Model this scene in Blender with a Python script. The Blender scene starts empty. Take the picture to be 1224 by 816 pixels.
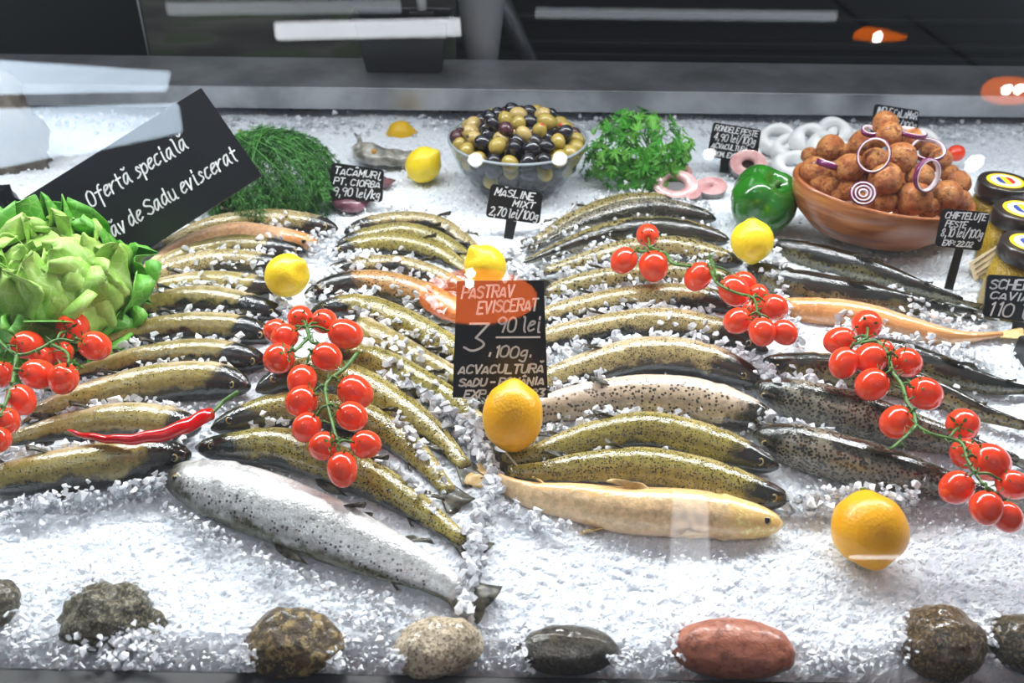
import bpy, bmesh, math, random
import numpy as np
from mathutils import Vector, Matrix, noise as mnoise
from mathutils.bvhtree import BVHTree
rnd = random.Random(7)
nrs = np.random.RandomState(11)
col = bpy.context.scene.collection
sc = bpy.context.scene
PI = math.pi

# ------------------------------------------------------------------ camera, world, lights, exposure
HC = 0.571; F = 1022.0; PITCH = 35.0; ROLL = 0.7
CAMM = Matrix.Translation((0, 0, HC)) @ Matrix.Rotation(math.radians(90 - PITCH), 4, 'X') @ Matrix.Rotation(math.radians(ROLL), 4, 'Z')
cam = bpy.data.cameras.new('camera'); cam.lens = F * 36 / 1224; cam.sensor_width = 36
cam.dof.use_dof = True; cam.dof.focus_distance = 0.86; cam.dof.aperture_fstop = 7.0
cam.clip_start = 0.01
camo = bpy.data.objects.new('camera', cam); camo.matrix_world = CAMM; col.objects.link(camo); sc.camera = camo
sc.view_settings.view_transform = 'Standard'; sc.view_settings.look = 'None'
sc.view_settings.gamma = 1; sc.view_settings.use_curve_mapping = False
sc.view_settings.exposure = -0.02
w = bpy.data.worlds.new('world'); sc.world = w; w.use_nodes = True
w.node_tree.nodes['Background'].inputs[0].default_value = (0.80, 0.88, 1.0, 1)
w.node_tree.nodes['Background'].inputs[1].default_value = 0.32

def area(name, loc, target, sx, sy, power, color=(1, 1, 1)):
    l = bpy.data.lights.new(name, 'AREA'); l.shape = 'RECTANGLE'; l.size = sx; l.size_y = sy
    l.energy = power; l.color = color
    o = bpy.data.objects.new(name, l); o.location = loc
    d = Vector(target) - Vector(loc); o.rotation_euler = d.to_track_quat('-Z', 'Y').to_euler(); col.objects.link(o)
    return o
area('case_light_strip', (0.0, 1.09, 0.66), (0, 0.22, 0.05), 2.6, 0.03, 31, (0.97, 0.985, 1.0))
area('case_light_rear', (0.0, 1.16, 0.70), (0, 1.10, 0), 2.6, 0.03, 1.5, (0.97, 0.985, 1.0))
area('ceiling_panel', (0.1, 1.7, 2.4), (0, 0.5, 0), 3.0, 1.2, 9, (0.95, 0.98, 1.0))

# ------------------------------------------------------------------ pixel helpers: a pixel of the photograph to a point of the place
R3 = CAMM.to_3x3()
def ray(px, py):
    return (R3 @ Vector(((px - 612) / F, -(py - 408) / F, -1.0)))
def P(px, py, z=0.0):
    d = ray(px, py); t = (z - HC) / d.z
    return Vector((d.x * t, d.y * t, z))
def PY(px, py, y):
    d = ray(px, py); t = y / d.y
    return Vector((d.x * t, y, HC + d.z * t))
CINV = CAMM.inverted()
def depth(p): return -(CINV @ Vector(p)).z
def ppm(p): return F / depth(p)            # pixels per metre at a point

# ------------------------------------------------------------------ object helpers
ORG = {}
def tag(o, label=None, cat=None, group=None, kind=None):
    if label: o['label'] = label
    if cat: o['category'] = cat
    if group: o['group'] = group
    if kind: o['kind'] = kind
    return o
def thing(name, loc, label, cat, group=None):
    o = bpy.data.objects.new(name, None); o.empty_display_size = 0.02
    o.location = loc; col.objects.link(o); ORG[o.name] = Vector(loc)
    return tag(o, label, cat, group)
def mesh(name, verts, faces, mat=None, smooth=True, uv=None):
    me = bpy.data.meshes.new(name); me.from_pydata([tuple(v) for v in verts], [], faces); me.update()
    if mat: me.materials.append(mat)
    if smooth: me.polygons.foreach_set('use_smooth', [True] * len(me.polygons))
    if uv is not None:
        l = me.uv_layers.new(name='UVMap')
        idx = np.empty(len(me.loops), dtype=np.int32); me.loops.foreach_get('vertex_index', idx)
        l.data.foreach_set('uv', np.asarray(uv, dtype=np.float32)[idx].ravel())
    return me
def put(name, me, parent=None, mw=None):
    o = bpy.data.objects.new(name, me); col.objects.link(o)
    if parent is not None: o.parent = parent
    if mw is not None: o.matrix_basis = mw
    ORG[o.name] = ORG.get(parent.name, Vector()) if parent is not None else Vector()
    return o
def mk(name, verts, faces, mat, parent=None, smooth=True, uv=None):
    org = ORG.get(parent.name, Vector()) if parent is not None else None
    if org is None:
        vs = [Vector(v) for v in verts]
        c = sum(vs, Vector()) / max(1, len(vs))
        o = put(name, mesh(name, [v - c for v in vs], faces, mat, smooth, uv)); o.location = c; ORG[o.name] = c
        return o
    return put(name, mesh(name, [Vector(v) - org for v in verts], faces, mat, smooth, uv), parent)

def box_vf(c, sx, sy, sz, rot=None):
    v = []
    for x in (-1, 1):
        for y in (-1, 1):
            for z in (-1, 1):
                p = Vector((x * sx / 2, y * sy / 2, z * sz / 2))
                if rot: p = rot @ p
                v.append(Vector(c) + p)
    return v, [(0, 1, 3, 2), (4, 6, 7, 5), (0, 4, 5, 1), (2, 3, 7, 6), (0, 2, 6, 4), (1, 5, 7, 3)]
def bevel(o, wd=0.002, seg=2):
    m = o.modifiers.new('bevel', 'BEVEL'); m.width = wd; m.segments = seg; m.limit_method = 'ANGLE'; return o
def add(V, Fc, v, f):
    n = len(V); V.extend(v); Fc.extend([tuple(i + n for i in q) for q in f])
def catmull(pts, n):
    pts = [Vector(p) for p in pts]
    q = [2 * pts[0] - pts[1]] + pts + [2 * pts[-1] - pts[-2]]
    seg = len(pts) - 1; lens = [(pts[i + 1] - pts[i]).length for i in range(seg)]; tot = sum(lens)
    out = []
    for k in range(n):
        d = tot * k / (n - 1); i = 0
        while i < seg - 1 and d > lens[i]: d -= lens[i]; i += 1
        t = min(1, d / max(lens[i], 1e-9)); a, b, c, e = q[i:i + 4]
        out.append(0.5 * ((2 * b) + (c - a) * t + (2 * a - 5 * b + 4 * c - e) * t * t + (3 * b - a - 3 * c + e) * t ** 3))
    return out
def tube_vf(pts, rad, seg=8, caps=True):
    V = []; Fc = []; n = len(pts); up = None
    for i, p in enumerate(pts):
        T = (pts[min(n - 1, i + 1)] - pts[max(0, i - 1)]).normalized()
        if up is None: up = T.orthogonal().normalized()
        up = (up - T * up.dot(T)).normalized(); s = T.cross(up)
        r = rad(i / (n - 1)) if callable(rad) else rad
        for k in range(seg):
            a = 2 * PI * k / seg; V.append(p + (up * math.cos(a) + s * math.sin(a)) * r)
    for i in range(n - 1):
        for k in range(seg):
            k2 = (k + 1) % seg
            Fc.append((i * seg + k, i * seg + k2, (i + 1) * seg + k2, (i + 1) * seg + k))
    if caps: Fc.append(tuple(range(seg - 1, -1, -1))); Fc.append(tuple((n - 1) * seg + k for k in range(seg)))
    return V, Fc
def lathe_vf(prof, seg=48, c=(0, 0, 0)):
    V = []; Fc = []; c = Vector(c)
    for r, z in prof:
        for k in range(seg):
            a = 2 * PI * k / seg; V.append(c + Vector((r * math.cos(a), r * math.sin(a), z)))
    for i in range(len(prof) - 1):
        for k in range(seg):
            k2 = (k + 1) % seg; Fc.append((i * seg + k, i * seg + k2, (i + 1) * seg + k2, (i + 1) * seg + k))
    return V, Fc
def sphere_vf(ns=24, nr=16):
    V = [Vector((0, 0, 1))]; Fc = []
    for i in range(1, nr):
        th = PI * i / nr
        for k in range(ns):
            a = 2 * PI * k / ns; V.append(Vector((math.sin(th) * math.cos(a), math.sin(th) * math.sin(a), math.cos(th))))
    V.append(Vector((0, 0, -1)))
    for k in range(ns): Fc.append((0, 1 + k, 1 + (k + 1) % ns))
    for i in range(nr - 2):
        for k in range(ns):
            a = 1 + i * ns + k; b = 1 + i * ns + (k + 1) % ns; Fc.append((a, a + ns, b + ns, b))
    l = len(V) - 1; s0 = 1 + (nr - 2) * ns
    for k in range(ns): Fc.append((s0 + k, l, s0 + (k + 1) % ns))
    return V, Fc
def axis_mw(loc, axis, scale=1.0, spin=0.0):
    q = Vector(axis).normalized().to_track_quat('Z', 'Y')
    return Matrix.Translation(loc) @ q.to_matrix().to_4x4() @ Matrix.Rotation(spin, 4, 'Z') @ Matrix.Diagonal((scale, scale, scale, 1)) if not isinstance(scale, (tuple, list)) else \
        Matrix.Translation(loc) @ q.to_matrix().to_4x4() @ Matrix.Rotation(spin, 4, 'Z') @ Matrix.Diagonal((*scale, 1))
def rel(parent, mw):   # a world matrix seen from a parent Empty that only moves
    return Matrix.Translation(-ORG[parent.name]) @ mw

# ------------------------------------------------------------------ materials
def rgb(h):
    h = h.lstrip('#'); c = [int(h[i:i + 2], 16) / 255 for i in (0, 2, 4)]
    return tuple([(x / 12.92 if x <= 0.04045 else ((x + 0.055) / 1.055) ** 2.4) for x in c] + [1])
class NT:
    def __init__(s, name):
        s.m = bpy.data.materials.new(name); s.m.use_nodes = True; s.t = s.m.node_tree
        s.b = s.t.nodes['Principled BSDF']; s.out = s.t.nodes['Material Output']
    def n(s, typ, **kw):
        o = s.t.nodes.new('ShaderNode' + typ)
        for k, v in kw.items():
            if hasattr(o, k): setattr(o, k, v)
        return o
    def l(s, a, b): s.t.links.new(a, b)
    def val(s, v, sock):
        if hasattr(v, 'is_linked') or hasattr(v, 'links'): s.l(v, sock)
        else: sock.default_value = v
    def math(s, op, a, b=0.0, c=None, clamp=False):
        o = s.n('Math', operation=op, use_clamp=clamp); s.val(a, o.inputs[0]); s.val(b, o.inputs[1])
        if c is not None: s.val(c, o.inputs[2])
        return o.outputs[0]
    def mix(s, f, a, b):
        o = s.n('Mix', data_type='RGBA'); s.val(f, o.inputs[0]); s.val(a, o.inputs[6]); s.val(b, o.inputs[7]); return o.outputs[2]
    def step(s, x, a, b):
        o = s.n('MapRange', interpolation_type='SMOOTHSTEP'); s.val(x, o.inputs[0]); s.val(a, o.inputs[1]); s.val(b, o.inputs[2]); return o.outputs[0]
    def coord(s, k='Object', off=True):
        tc = s.n('TexCoord'); c = tc.outputs[k]
        if off:
            oi = s.n('ObjectInfo'); v = s.n('VectorMath', operation='SCALE'); s.l(c, v.inputs[0]); v.inputs['Scale'].default_value = 1
            cm = s.n('CombineXYZ'); m = s.math('MULTIPLY', oi.outputs['Random'], 7.3)
            s.l(m, cm.inputs[0]); s.l(m, cm.inputs[1]); a = s.n('VectorMath', operation='ADD'); s.l(v.outputs[0], a.inputs[0]); s.l(cm.outputs[0], a.inputs[1]); return a.outputs[0]
        return c
    def noise(s, scale, co=None, detail=3, rough=0.5):
        o = s.n('TexNoise'); o.inputs['Scale'].default_value = scale; o.inputs['Detail'].default_value = detail; o.inputs['Roughness'].default_value = rough
        s.l(co if co is not None else s.coord(), o.inputs['Vector']); return o.outputs['Fac']
    def voro(s, scale, co=None, feature='F1', rand=1.0):
        o = s.n('TexVoronoi', feature=feature); o.inputs['Scale'].default_value = scale; o.inputs['Randomness'].default_value = rand
        s.l(co if co is not None else s.coord(), o.inputs['Vector']); return o
    def bump(s, h, strength=0.3, dist=0.002):
        o = s.n('Bump'); o.inputs['Strength'].default_value = strength; o.inputs['Distance'].default_value = dist
        s.l(h, o.inputs['Height']); s.l(o.outputs[0], s.b.inputs['Normal']); return o
    def set(s, **kw):
        for k, v in kw.items(): s.val(v, s.b.inputs[k.replace('_', ' ')])
        return s
def plain(name, hexc, rough=0.5, metal=0.0, coat=0.0, vary=0.0, scale=60, bump=0.0, hex2=None):
    t = NT(name); c = rgb(hexc) if isinstance(hexc, str) else hexc
    t.set(Roughness=rough, Metallic=metal); t.b.inputs['Coat Weight'].default_value = coat
    if hex2 or vary:
        n = t.noise(scale); c2 = rgb(hex2) if hex2 else tuple(x * (1 - vary) for x in c[:3]) + (1,)
        t.l(t.mix(t.step(n, 0.3, 0.7), c, c2), t.b.inputs['Base Color'])
        if bump: t.bump(n, bump)
    else: t.set(Base_Color=c)
    return t.m
def sss(m, wgt, scale, rad=(1, .6, .4)):
    b = m.node_tree.nodes['Principled BSDF']; b.inputs['Subsurface Weight'].default_value = wgt
    b.inputs['Subsurface Scale'].default_value = scale; b.inputs['Subsurface Radius'].default_value = rad; return m

def sss(m, wgt, scale, rad=(1, .6, .4)):
    b = m.node_tree.nodes['Principled BSDF']; b.inputs['Subsurface Weight'].default_value = wgt
    b.inputs['Subsurface Scale'].default_value = scale; b.inputs['Subsurface Radius'].default_value = rad; return m
def ice_mat(name, trans, dark=False):
    t = NT(name); co = t.coord(off=False)
    n = t.noise(120, co, 4, 0.6); n2 = t.noise(9, co, 3)
    c = t.mix(t.step(n2, 0.3, 0.7), rgb('#E4EAEF'), rgb('#D6DDE5'))
    c = t.mix(t.step(n, 0.35, 0.75), c, rgb('#EDF1F5')) if not dark else rgb('#F3F6FA')
    t.set(Base_Color=c, Roughness=0.28 if not dark else .16, IOR=1.31); t.b.inputs['Transmission Weight'].default_value = trans
    t.bump(t.noise(420, co, 3, 0.7), 0.35, 0.0012)
    return sss(t.m, 0.5, 0.008, (1, 1, 1)) if not dark else t.m
M_ICE = ice_mat('crushed_ice', 0.0)
M_CHIP = ice_mat('ice_chip', 0.55, True)
M_CHIPW = ice_mat('ice_chip_frosted', 0.0, True)

def fish_mat(name, back, flank, belly, head, edge=0.16, spots=0.5, spot_col='#15140f', spot_scale=260, shine=0.16, metal=0.0, headlen=0.19, spotrange=0.75, patch=0.09, olive_sat=1.0):
    """pigment laid out on the fish itself: U runs snout to tail, V round the body from the ridge of the back"""
    t = NT(name); tc = t.n('TexCoord'); sep = t.n('SeparateXYZ'); t.l(tc.outputs['UV'], sep.inputs[0])
    u = sep.outputs[0]; v = sep.outputs[1]
    co = t.coord('Object'); n1 = t.noise(55, co, 5, 0.65); n2 = t.noise(170, co, 4, 0.65); n3 = t.noise(20, co, 3)
    d = t.math('ABSOLUTE', t.math('SUBTRACT', t.math('FRACT', t.math('ADD', v, 0.5)), 0.5))      # 0 at the ridge, 0.5 at the belly
    dn = t.math('ADD', d, t.math('MULTIPLY', t.math('SUBTRACT', n1, 0.5), patch * 2.6))
    dn = t.math('ADD', dn, t.math('MULTIPLY', t.math('SUBTRACT', n3, 0.5), patch * 2.6))
    fl = t.mix(t.step(n2, 0.3, 0.7), rgb(flank), tuple(x * 0.62 for x in rgb(flank)[:3]) + (1,))
    c = t.mix(t.step(dn, edge - 0.025, edge + 0.035), rgb(back), fl)
    c = t.mix(t.step(dn, 0.31, 0.43), c, rgb(belly))
    vo = t.voro(spot_scale, co); sz = t.math('MULTIPLY_ADD', t.noise(60, co, 2), 0.30, spots * 0.5 + 0.06)
    sp = t.step(vo.outputs['Distance'], sz, t.math('SUBTRACT', sz, 0.09))
    vo2 = t.n('SeparateColor'); t.l(vo.outputs['Color'], vo2.inputs[0])
    sp = t.math('MULTIPLY', sp, t.step(vo2.outputs[0], 0.62 - spots, 0.64 - spots))
    sp = t.math('MULTIPLY', sp, t.step(dn, spotrange * 0.5 + 0.06, spotrange * 0.5 - 0.05))
    c = t.mix(t.math('MULTIPLY', sp, 0.9), c, rgb(spot_col))
    hn = t.math('ADD', u, t.math('MULTIPLY', t.math('SUBTRACT', n1, 0.5), 0.16))
    hn = t.math('ADD', hn, t.math('MULTIPLY', t.math('SUBTRACT', d, 0.2), 0.25))
    c = t.mix(t.step(hn, headlen + 0.02, headlen - 0.04), c, t.mix(t.step(n2, 0.45, 0.75), rgb(head), tuple(min(1, x * 1.9 + 0.01) for x in rgb(head)[:3]) + (1,)))
    t.set(Base_Color=c, Roughness=t.math('MULTIPLY_ADD', n1, 0.16, shine - 0.04), Metallic=metal)
    t.b.inputs['Coat Weight'].default_value = 0.7; t.b.inputs['Coat Roughness'].default_value = 0.05
    t.b.inputs['Specular IOR Level'].default_value = 0.6
    sv = t.voro(520, co); h = t.math('ADD', t.math('MULTIPLY', sv.outputs['Distance'], 0.35), t.math('MULTIPLY', t.noise(150, co, 4, .6), 1.6))
    t.bump(h, 0.30, 0.0018); t.l(t.b.inputs['Normal'].links[0].from_socket, t.b.inputs['Coat Normal'])
    return t.m
FM = {
 'olive': fish_mat('skin_olive', '#1a1b14', '#9c8c4c', '#c8b592', '#17160f', 0.13, 0.16, spot_scale=330),
 'olive_dark': fish_mat('skin_olive_dark_back', '#141410', '#8c7d42', '#bba97f', '#100f0b', 0.17, 0.12, spot_scale=330, headlen=0.25),
 'olive_spot': fish_mat('skin_olive_spotted', '#23241a', '#978a42', '#b9a86a', '#1b1c16', 0.07, 0.42, spot_scale=460, spotrange=0.95, headlen=0.16),
 'tan': fish_mat('skin_tan', '#1b1a14', '#ac9a66', '#cbb794', '#1b1a15', 0.15, 0.40, spot_scale=460, spotrange=0.85),
 'pale': fish_mat('skin_pale_pink', '#4a4630', '#cdb99c', '#dcc7b4', '#2a281e', 0.06, 0.42, spotrange=0.8, headlen=0.15),
 'dark': fish_mat('skin_dark', '#1e1f17', '#67613f', '#8f8868', '#17170f', 0.13, 0.50, spotrange=1.0, headlen=0.1),
 'dark_spot': fish_mat('skin_dark_spotted', '#34332a', '#8d8674', '#b9ae9e', '#1f1f18', 0.05, 0.60, spotrange=1.0, headlen=0.12, spot_scale=330),
 'grey_spot': fish_mat('skin_grey_spotted', '#2e2d22', '#958755', '#b2a47c', '#1c1b14', 0.10, 0.46, spotrange=1.0, headlen=0.10),
 'golden': fish_mat('skin_golden', '#e9bf84', '#f2cf9c', '#f6d6b2', '#e9c27c', 0.10, -0.4, patch=0.06),
 'apricot': fish_mat('skin_apricot', '#dd9a5c', '#efb98a', '#f0cba6', '#c98a52', 0.10, -0.4, patch=0.06),
 'silver': fish_mat('skin_silver', '#4b4a33', '#c4c5c4', '#e2dfdd', '#3a3a30', 0.085, 0.28, shine=0.24, metal=0.25, headlen=0.10, spotrange=0.45, patch=0.07),
 'half': fish_mat('skin_olive_rosy', '#54452a', '#b98a50', '#e0a67e', '#17160f', 0.10, 0.30, headlen=0.22),
}
def fin_mat(name, a, b, alpha=0.85):
    t = NT(name); n = t.noise(180, None, 3); t.set(Base_Color=t.mix(t.step(n, 0.35, 0.65), rgb(a), rgb(b)), Roughness=0.4)
    t.b.inputs['Coat Weight'].default_value = 0.15; t.b.inputs['Alpha'].default_value = alpha
    return t.m
FIN_DARK = fin_mat('fin_dark', '#1e1d17', '#5a543e'); FIN_GOLD = fin_mat('fin_golden', '#d9b26a', '#ecd19a', 0.9)
M_EYE = plain('fish_eye', '#0b0b0a', 0.05, coat=1); M_EYERING = plain('fish_eye_ring', '#b09a5c', 0.2, 0.3)

def tomato_mat():
    t = NT('tomato_skin'); n = t.noise(30, None, 2)
    t.set(Base_Color=t.mix(t.step(n, 0.35, 0.7), rgb('#F04C28'), rgb('#E63C1E')), Roughness=0.16)
    t.b.inputs['Coat Weight'].default_value = 0.5; t.b.inputs['Coat Roughness'].default_value = 0.06
    return sss(t.m, 0.15, 0.004, (1, .25, .1))
M_TOM = tomato_mat()
M_VINE = plain('vine_green', '#4d7a2c', 0.45, vary=0.45, scale=150)
def lemon_mat(name, c1, c2):
    t = NT(name); co = t.coord(); n = t.noise(14, co, 2)
    t.set(Base_Color=t.mix(t.step(n, 0.3, 0.7), rgb(c1), rgb(c2)), Roughness=0.36); t.b.inputs['Coat Weight'].default_value = 0.15
    v = t.voro(330, co); t.bump(v.outputs['Distance'], 0.30, 0.0011)
    return sss(t.m, 0.12, 0.004, (1, .7, .2))
M_LEMON = lemon_mat('lemon_peel', '#F7DA2A', '#F3CE1C'); M_LEMON2 = lemon_mat('lemon_peel_ripe', '#F6B912', '#F2AC0C')
M_BLACK = plain('black_card', '#14151a', 0.35, vary=0.3, scale=20); M_BLACKP = plain('black_plastic', '#121316', 0.3)
M_CHALK = plain('white_marker', '#F2F4F6', 0.6); M_STEELD = None
def steel_mat():
    t = NT('brushed_steel'); tc = t.n('TexCoord'); mp = t.n('Mapping'); mp.inputs['Scale'].default_value = (4, 90, 90); t.l(tc.outputs['Object'], mp.inputs[0])
    n = t.noise(3, mp.outputs[0], 5, 0.65); sm = t.noise(7, t.coord(off=False), 4, 0.6)
    t.set(Base_Color=t.mix(t.step(sm, .3, .75), rgb('#c9cbce'), rgb('#8f9093')), Metallic=0.8, Roughness=t.math('MULTIPLY_ADD', n, 0.3, 0.22)); t.bump(n, 0.06, 0.001); return t.m
M_STEEL = steel_mat()
exec_order = []

# ------------------------------------------------------------------ the setting: dark shop room behind the counter
M_DARK = plain('dark_wall', '#0c0c0e', 0.35, vary=0.5, scale=3); M_FLOOR = plain('dark_floor', '#1b1b1d', 0.6)
def struct(name, vf, m, smooth=False):
    o = mk(name, vf[0], vf[1], m, None, smooth); o['kind'] = 'structure'; return o
struct('wall_back', box_vf((0, 2.72, 0.95), 7.0, 0.06, 4.5), M_DARK)
struct('floor', box_vf((0, -0.3, -1.28), 7.0, 6.1, 0.05), M_FLOOR)
struct('wall_left', box_vf((-3.47, -0.3, 0.95), 0.06, 6.0, 4.5), M_DARK)

# the display case: tray, rim, rear ledge of steel, sloping front glass
YB = 1.535                                                             # rear edge of the ice
case = thing('display_case', (0, 0.9, -0.10), 'refrigerated glass-fronted display case holding the bed of crushed ice', 'display case')
mk('tray', *box_vf((0, 0.95, -0.085), 3.0, 1.24, 0.03), M_BLACKP, case, False)
def beam_vf(a, b):                                                     # a prism between two lists of four points
    V = [*a, *b]; return V, [(0, 1, 2, 3), (7, 6, 5, 4), (0, 4, 5, 1), (1, 5, 6, 2), (2, 6, 7, 3), (3, 7, 4, 0)]
# front rim
r0 = P(-260, 797, 0.0); r1 = P(1500, 828, 0.0)
dirr = (r1 - r0).normalized(); nr = Vector((-dirr.y, dirr.x, 0))
sec = lambda p: [p + nr * 0.0 + Vector((0, 0, -0.10)), p + nr * 0.0 + Vector((0, 0, 0.006)), p - nr * 0.03 + Vector((0, 0, 0.006)), p - nr * 0.03 + Vector((0, 0, -0.10))]
o = mk('front_rim', *beam_vf(sec(r0), sec(r1)), plain('rim_rubber', '#141518', 0.5), case, False); bevel(o, 0.003)
# rear gap and ledge
LZ0, LZ1, LY = 0.026, 0.066, 1.50
la, lb = -1.9, 1.9
o = mk('rear_ledge', *beam_vf([Vector((la, LY, LZ0)), Vector((la, LY, LZ1)), Vector((la, LY + 0.175, LZ1)), Vector((la, LY + 0.175, LZ0))],
                              [Vector((lb, LY, LZ0)), Vector((lb, LY, LZ1)), Vector((lb, LY + 0.175, LZ1)), Vector((lb, LY + 0.175, LZ0))]), M_STEEL, case, False); bevel(o, 0.002, 3)
mk('rear_tray_wall', *box_vf((0, 1.62, -0.03), 3.8, 0.04, 0.10), M_BLACKP, case, False)
GY, GZ, GA = 0.335, 0.0, math.radians(45)                              # the glass: foot, slope
gdir = Vector((0, math.cos(GA), math.sin(GA))); gn = Vector((0, -math.sin(GA), math.cos(GA))); g0 = Vector((0, GY, GZ))
def glass_mat():
    t = NT('case_glass'); t.t.nodes.remove(t.b)
    tr = t.n('BsdfTransparent'); tr.inputs[0].default_value = (0.975, 0.985, 0.985, 1)
    gl = t.n('BsdfGlossy'); gl.inputs['Roughness'].default_value = 0.012
    fr = t.n('Fresnel'); fr.inputs['IOR'].default_value = 1.36
    mx = t.n('MixShader'); t.l(fr.outputs[0], mx.inputs[0]); t.l(tr.outputs[0], mx.inputs[1]); t.l(gl.outputs[0], mx.inputs[2]); t.l(mx.outputs[0], t.out.inputs[0])
    return t.m
M_GLASS = glass_mat()
L = 1.02
qa = [g0 + Vector((-1.6, 0, 0)), g0 + Vector((-1.6, 0, 0)) + gdir * L, g0 + Vector((-1.6, 0, 0)) + gdir * L - gn * 0.006, g0 + Vector((-1.6, 0, 0)) - gn * 0.006]
qb = [p + Vector((3.2, 0, 0)) for p in qa]
mk('front_glass', *beam_vf(qa, qb), M_GLASS, case, False)

# lamps and lit panels of the shop behind the customer: they show only as reflections in the sloping glass
def mirror_point(px, py, z):
    d = ray(px, py).normalized(); o_ = Vector((0, 0, HC)); t = (g0 - o_).dot(gn) / d.dot(gn); h = o_ + d * t
    r = d - 2 * d.dot(gn) * gn; s = (z - h.z) / r.z
    return h + r * s
def emit(name, hexc, s):
    t = NT(name); t.t.nodes.remove(t.b); e = t.n('Emission'); e.inputs[0].default_value = rgb(hexc); e.inputs[1].default_value = s
    t.l(e.outputs[0], t.out.inputs[0]); return t.m
E_OR = emit('amber_lamp_glow', '#FF7638', 14); E_OR2 = emit('amber_lamp_dim', '#FF7A2A', 8)
E_BULB = emit('bulb_glow', '#FFFDF8', 110); E_TUBE = emit('tube_glow', '#F4F8FF', 16); E_WIN = emit('shop_window_light', '#CFE0F2', 15); E_TUBE2 = emit('tube_glow_dim', '#E6EEF8', 4.5)
M_CORD = plain('lamp_cord', '#222222', 0.5)
def pendant(px0, px1, py0, py1, z, bulbs, mat, label):
    a = mirror_point(px0, (py0 + py1) / 2, z); b = mirror_point(px1, (py0 + py1) / 2, z); c = (a + b) / 2
    u = mirror_point((px0 + px1) / 2, py0, z); v = mirror_point((px0 + px1) / 2, py1, z)
    rx = abs(b.x - a.x) / 2; ry = abs(u.y - v.y) / 2
    t = thing('pendant_lamp', c, label, 'lamp', None)
    prof = [(0.0, 0.10), (0.25, 0.10), (0.55, 0.07), (0.85, 0.03), (1.0, 0.0), (0.96, 0.0), (0.0, 0.012)]
    V, Fc = lathe_vf(prof, 40); V = [Vector((p.x * rx, p.y * ry, p.z)) + c for p in V]
    mk('lamp_shade', V, Fc, mat, t)
    mk('lamp_cord', *tube_vf([c + Vector((0, 0, 0.1)), c + Vector((0, 0, 0.9))], 0.004, 6), M_CORD, t)
    for (bx, by) in bulbs:
        q = mirror_point(bx, by, z - 0.02); V, Fc = sphere_vf(14, 10)
        mk('bulb', [q + p * 0.013 for p in V], Fc, E_BULB, t)
pendant(500, 642, 322, 388, 1.9, [(562, 326), (561, 338)], E_OR, 'amber pendant lamp mirrored as an orange oval on the large price card')
pendant(1174, 1250, 92, 124, 2.3, [(1205, 106), (1220, 105)], E_OR2, 'amber pendant lamp mirrored at the right end of the steel ledge')
pendant(1020, 1086, 38, 48, 2.3, [(1050, 43)], E_OR2, 'flat amber pendant lamp mirrored high in the dark above the ledge')
def spot(px, py, rr, label):
    c = mirror_point(px, py, 2.1); t = thing('ceiling_spotlight', c, label, 'spotlight', 'ceiling spotlights mirrored in the glass')
    mk('spot_housing', *lathe_vf([(0.0, 0.07), (rr * 1.2, 0.07), (rr * 1.25, 0.0), (rr, 0.0), (rr, 0.02), (0, 0.02)], 24, c), M_BLACKP, t)
    V, Fc = lathe_vf([(0.0, 0.001), (rr, 0.001), (rr, 0.012), (0, 0.012)], 24, c); mk('spot_lens', V, Fc, emit('spot_glow', '#FFFFFF', 30), t)
spot(568, 190, 0.022, 'ceiling spotlight mirrored on the left of the glass olive bowl')
spot(669, 189, 0.022, 'ceiling spotlight mirrored on the right of the glass olive bowl')
spot(849, 183, 0.018, 'ceiling spotlight mirrored beside the fish steak sign')
spot(1166, 194, 0.026, 'ceiling spotlight mirrored above the honey-coloured jars')
def tube_light(x0, y0, x1, y1, z, r, mat, label):
    a = mirror_point(x0, y0, z); b = mirror_point(x1, y1, z)
    o = mk('tube_light', *tube_vf([a, b], r, 8), mat); ORG[o.name] = Vector(); tag(o, label, 'light tube')
tube_light(1016, 666, 1111, 666, 2.2, 0.007, E_TUBE, 'thin light tube mirrored across the lower right lemon')
tube_light(906, 665, 964, 666, 2.2, 0.006, E_TUBE, 'thin light tube mirrored on the ice left of the lower right lemon')
tube_light(200, 9, 478, 6, 2.3, 0.018, E_TUBE2, 'light tube mirrored along the top above the clear screen')
tube_light(330, 36, 550, 31, 2.3, 0.026, E_TUBE, 'light tube mirrored across the black tub')
tube_light(640, 14, 1000, 18, 2.3, 0.014, E_TUBE2, 'long light tube mirrored in the dark above the ledge')
def panel(pts, z, label, mat=E_WIN):
    q = [mirror_point(x, y, z) for x, y in pts]
    top = [p + Vector((0, 0, 0.03)) for p in q]
    o = mk('light_box', *beam_vf(q, top), mat, None, False); tag(o, label, 'light box')
panel([(-40, 72), (198, 88), (196, 108), (-40, 112)], 2.2, 'pale blue light box mirrored as the upper band at the left edge')
panel([(-40, 134), (208, 126), (214, 158), (80, 186), (-40, 208)], 2.2, 'pale blue light box mirrored as the lower band over the slanted sign')

panel([(806, 592), (846, 600), (852, 722), (800, 716)], 2.2, 'pale light box mirrored faintly on the ice under the golden trout', emit('poster_glow', '#F2F5FA', 7))
area('rear_fill_light', (-0.5, 2.2, 1.5), (-0.2, 1.9, 0.1), 1.2, 0.3, 3, (0.9, 0.95, 1.0))  # added fill, no real lamp: brightens the bucket, screen and ledge
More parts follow.
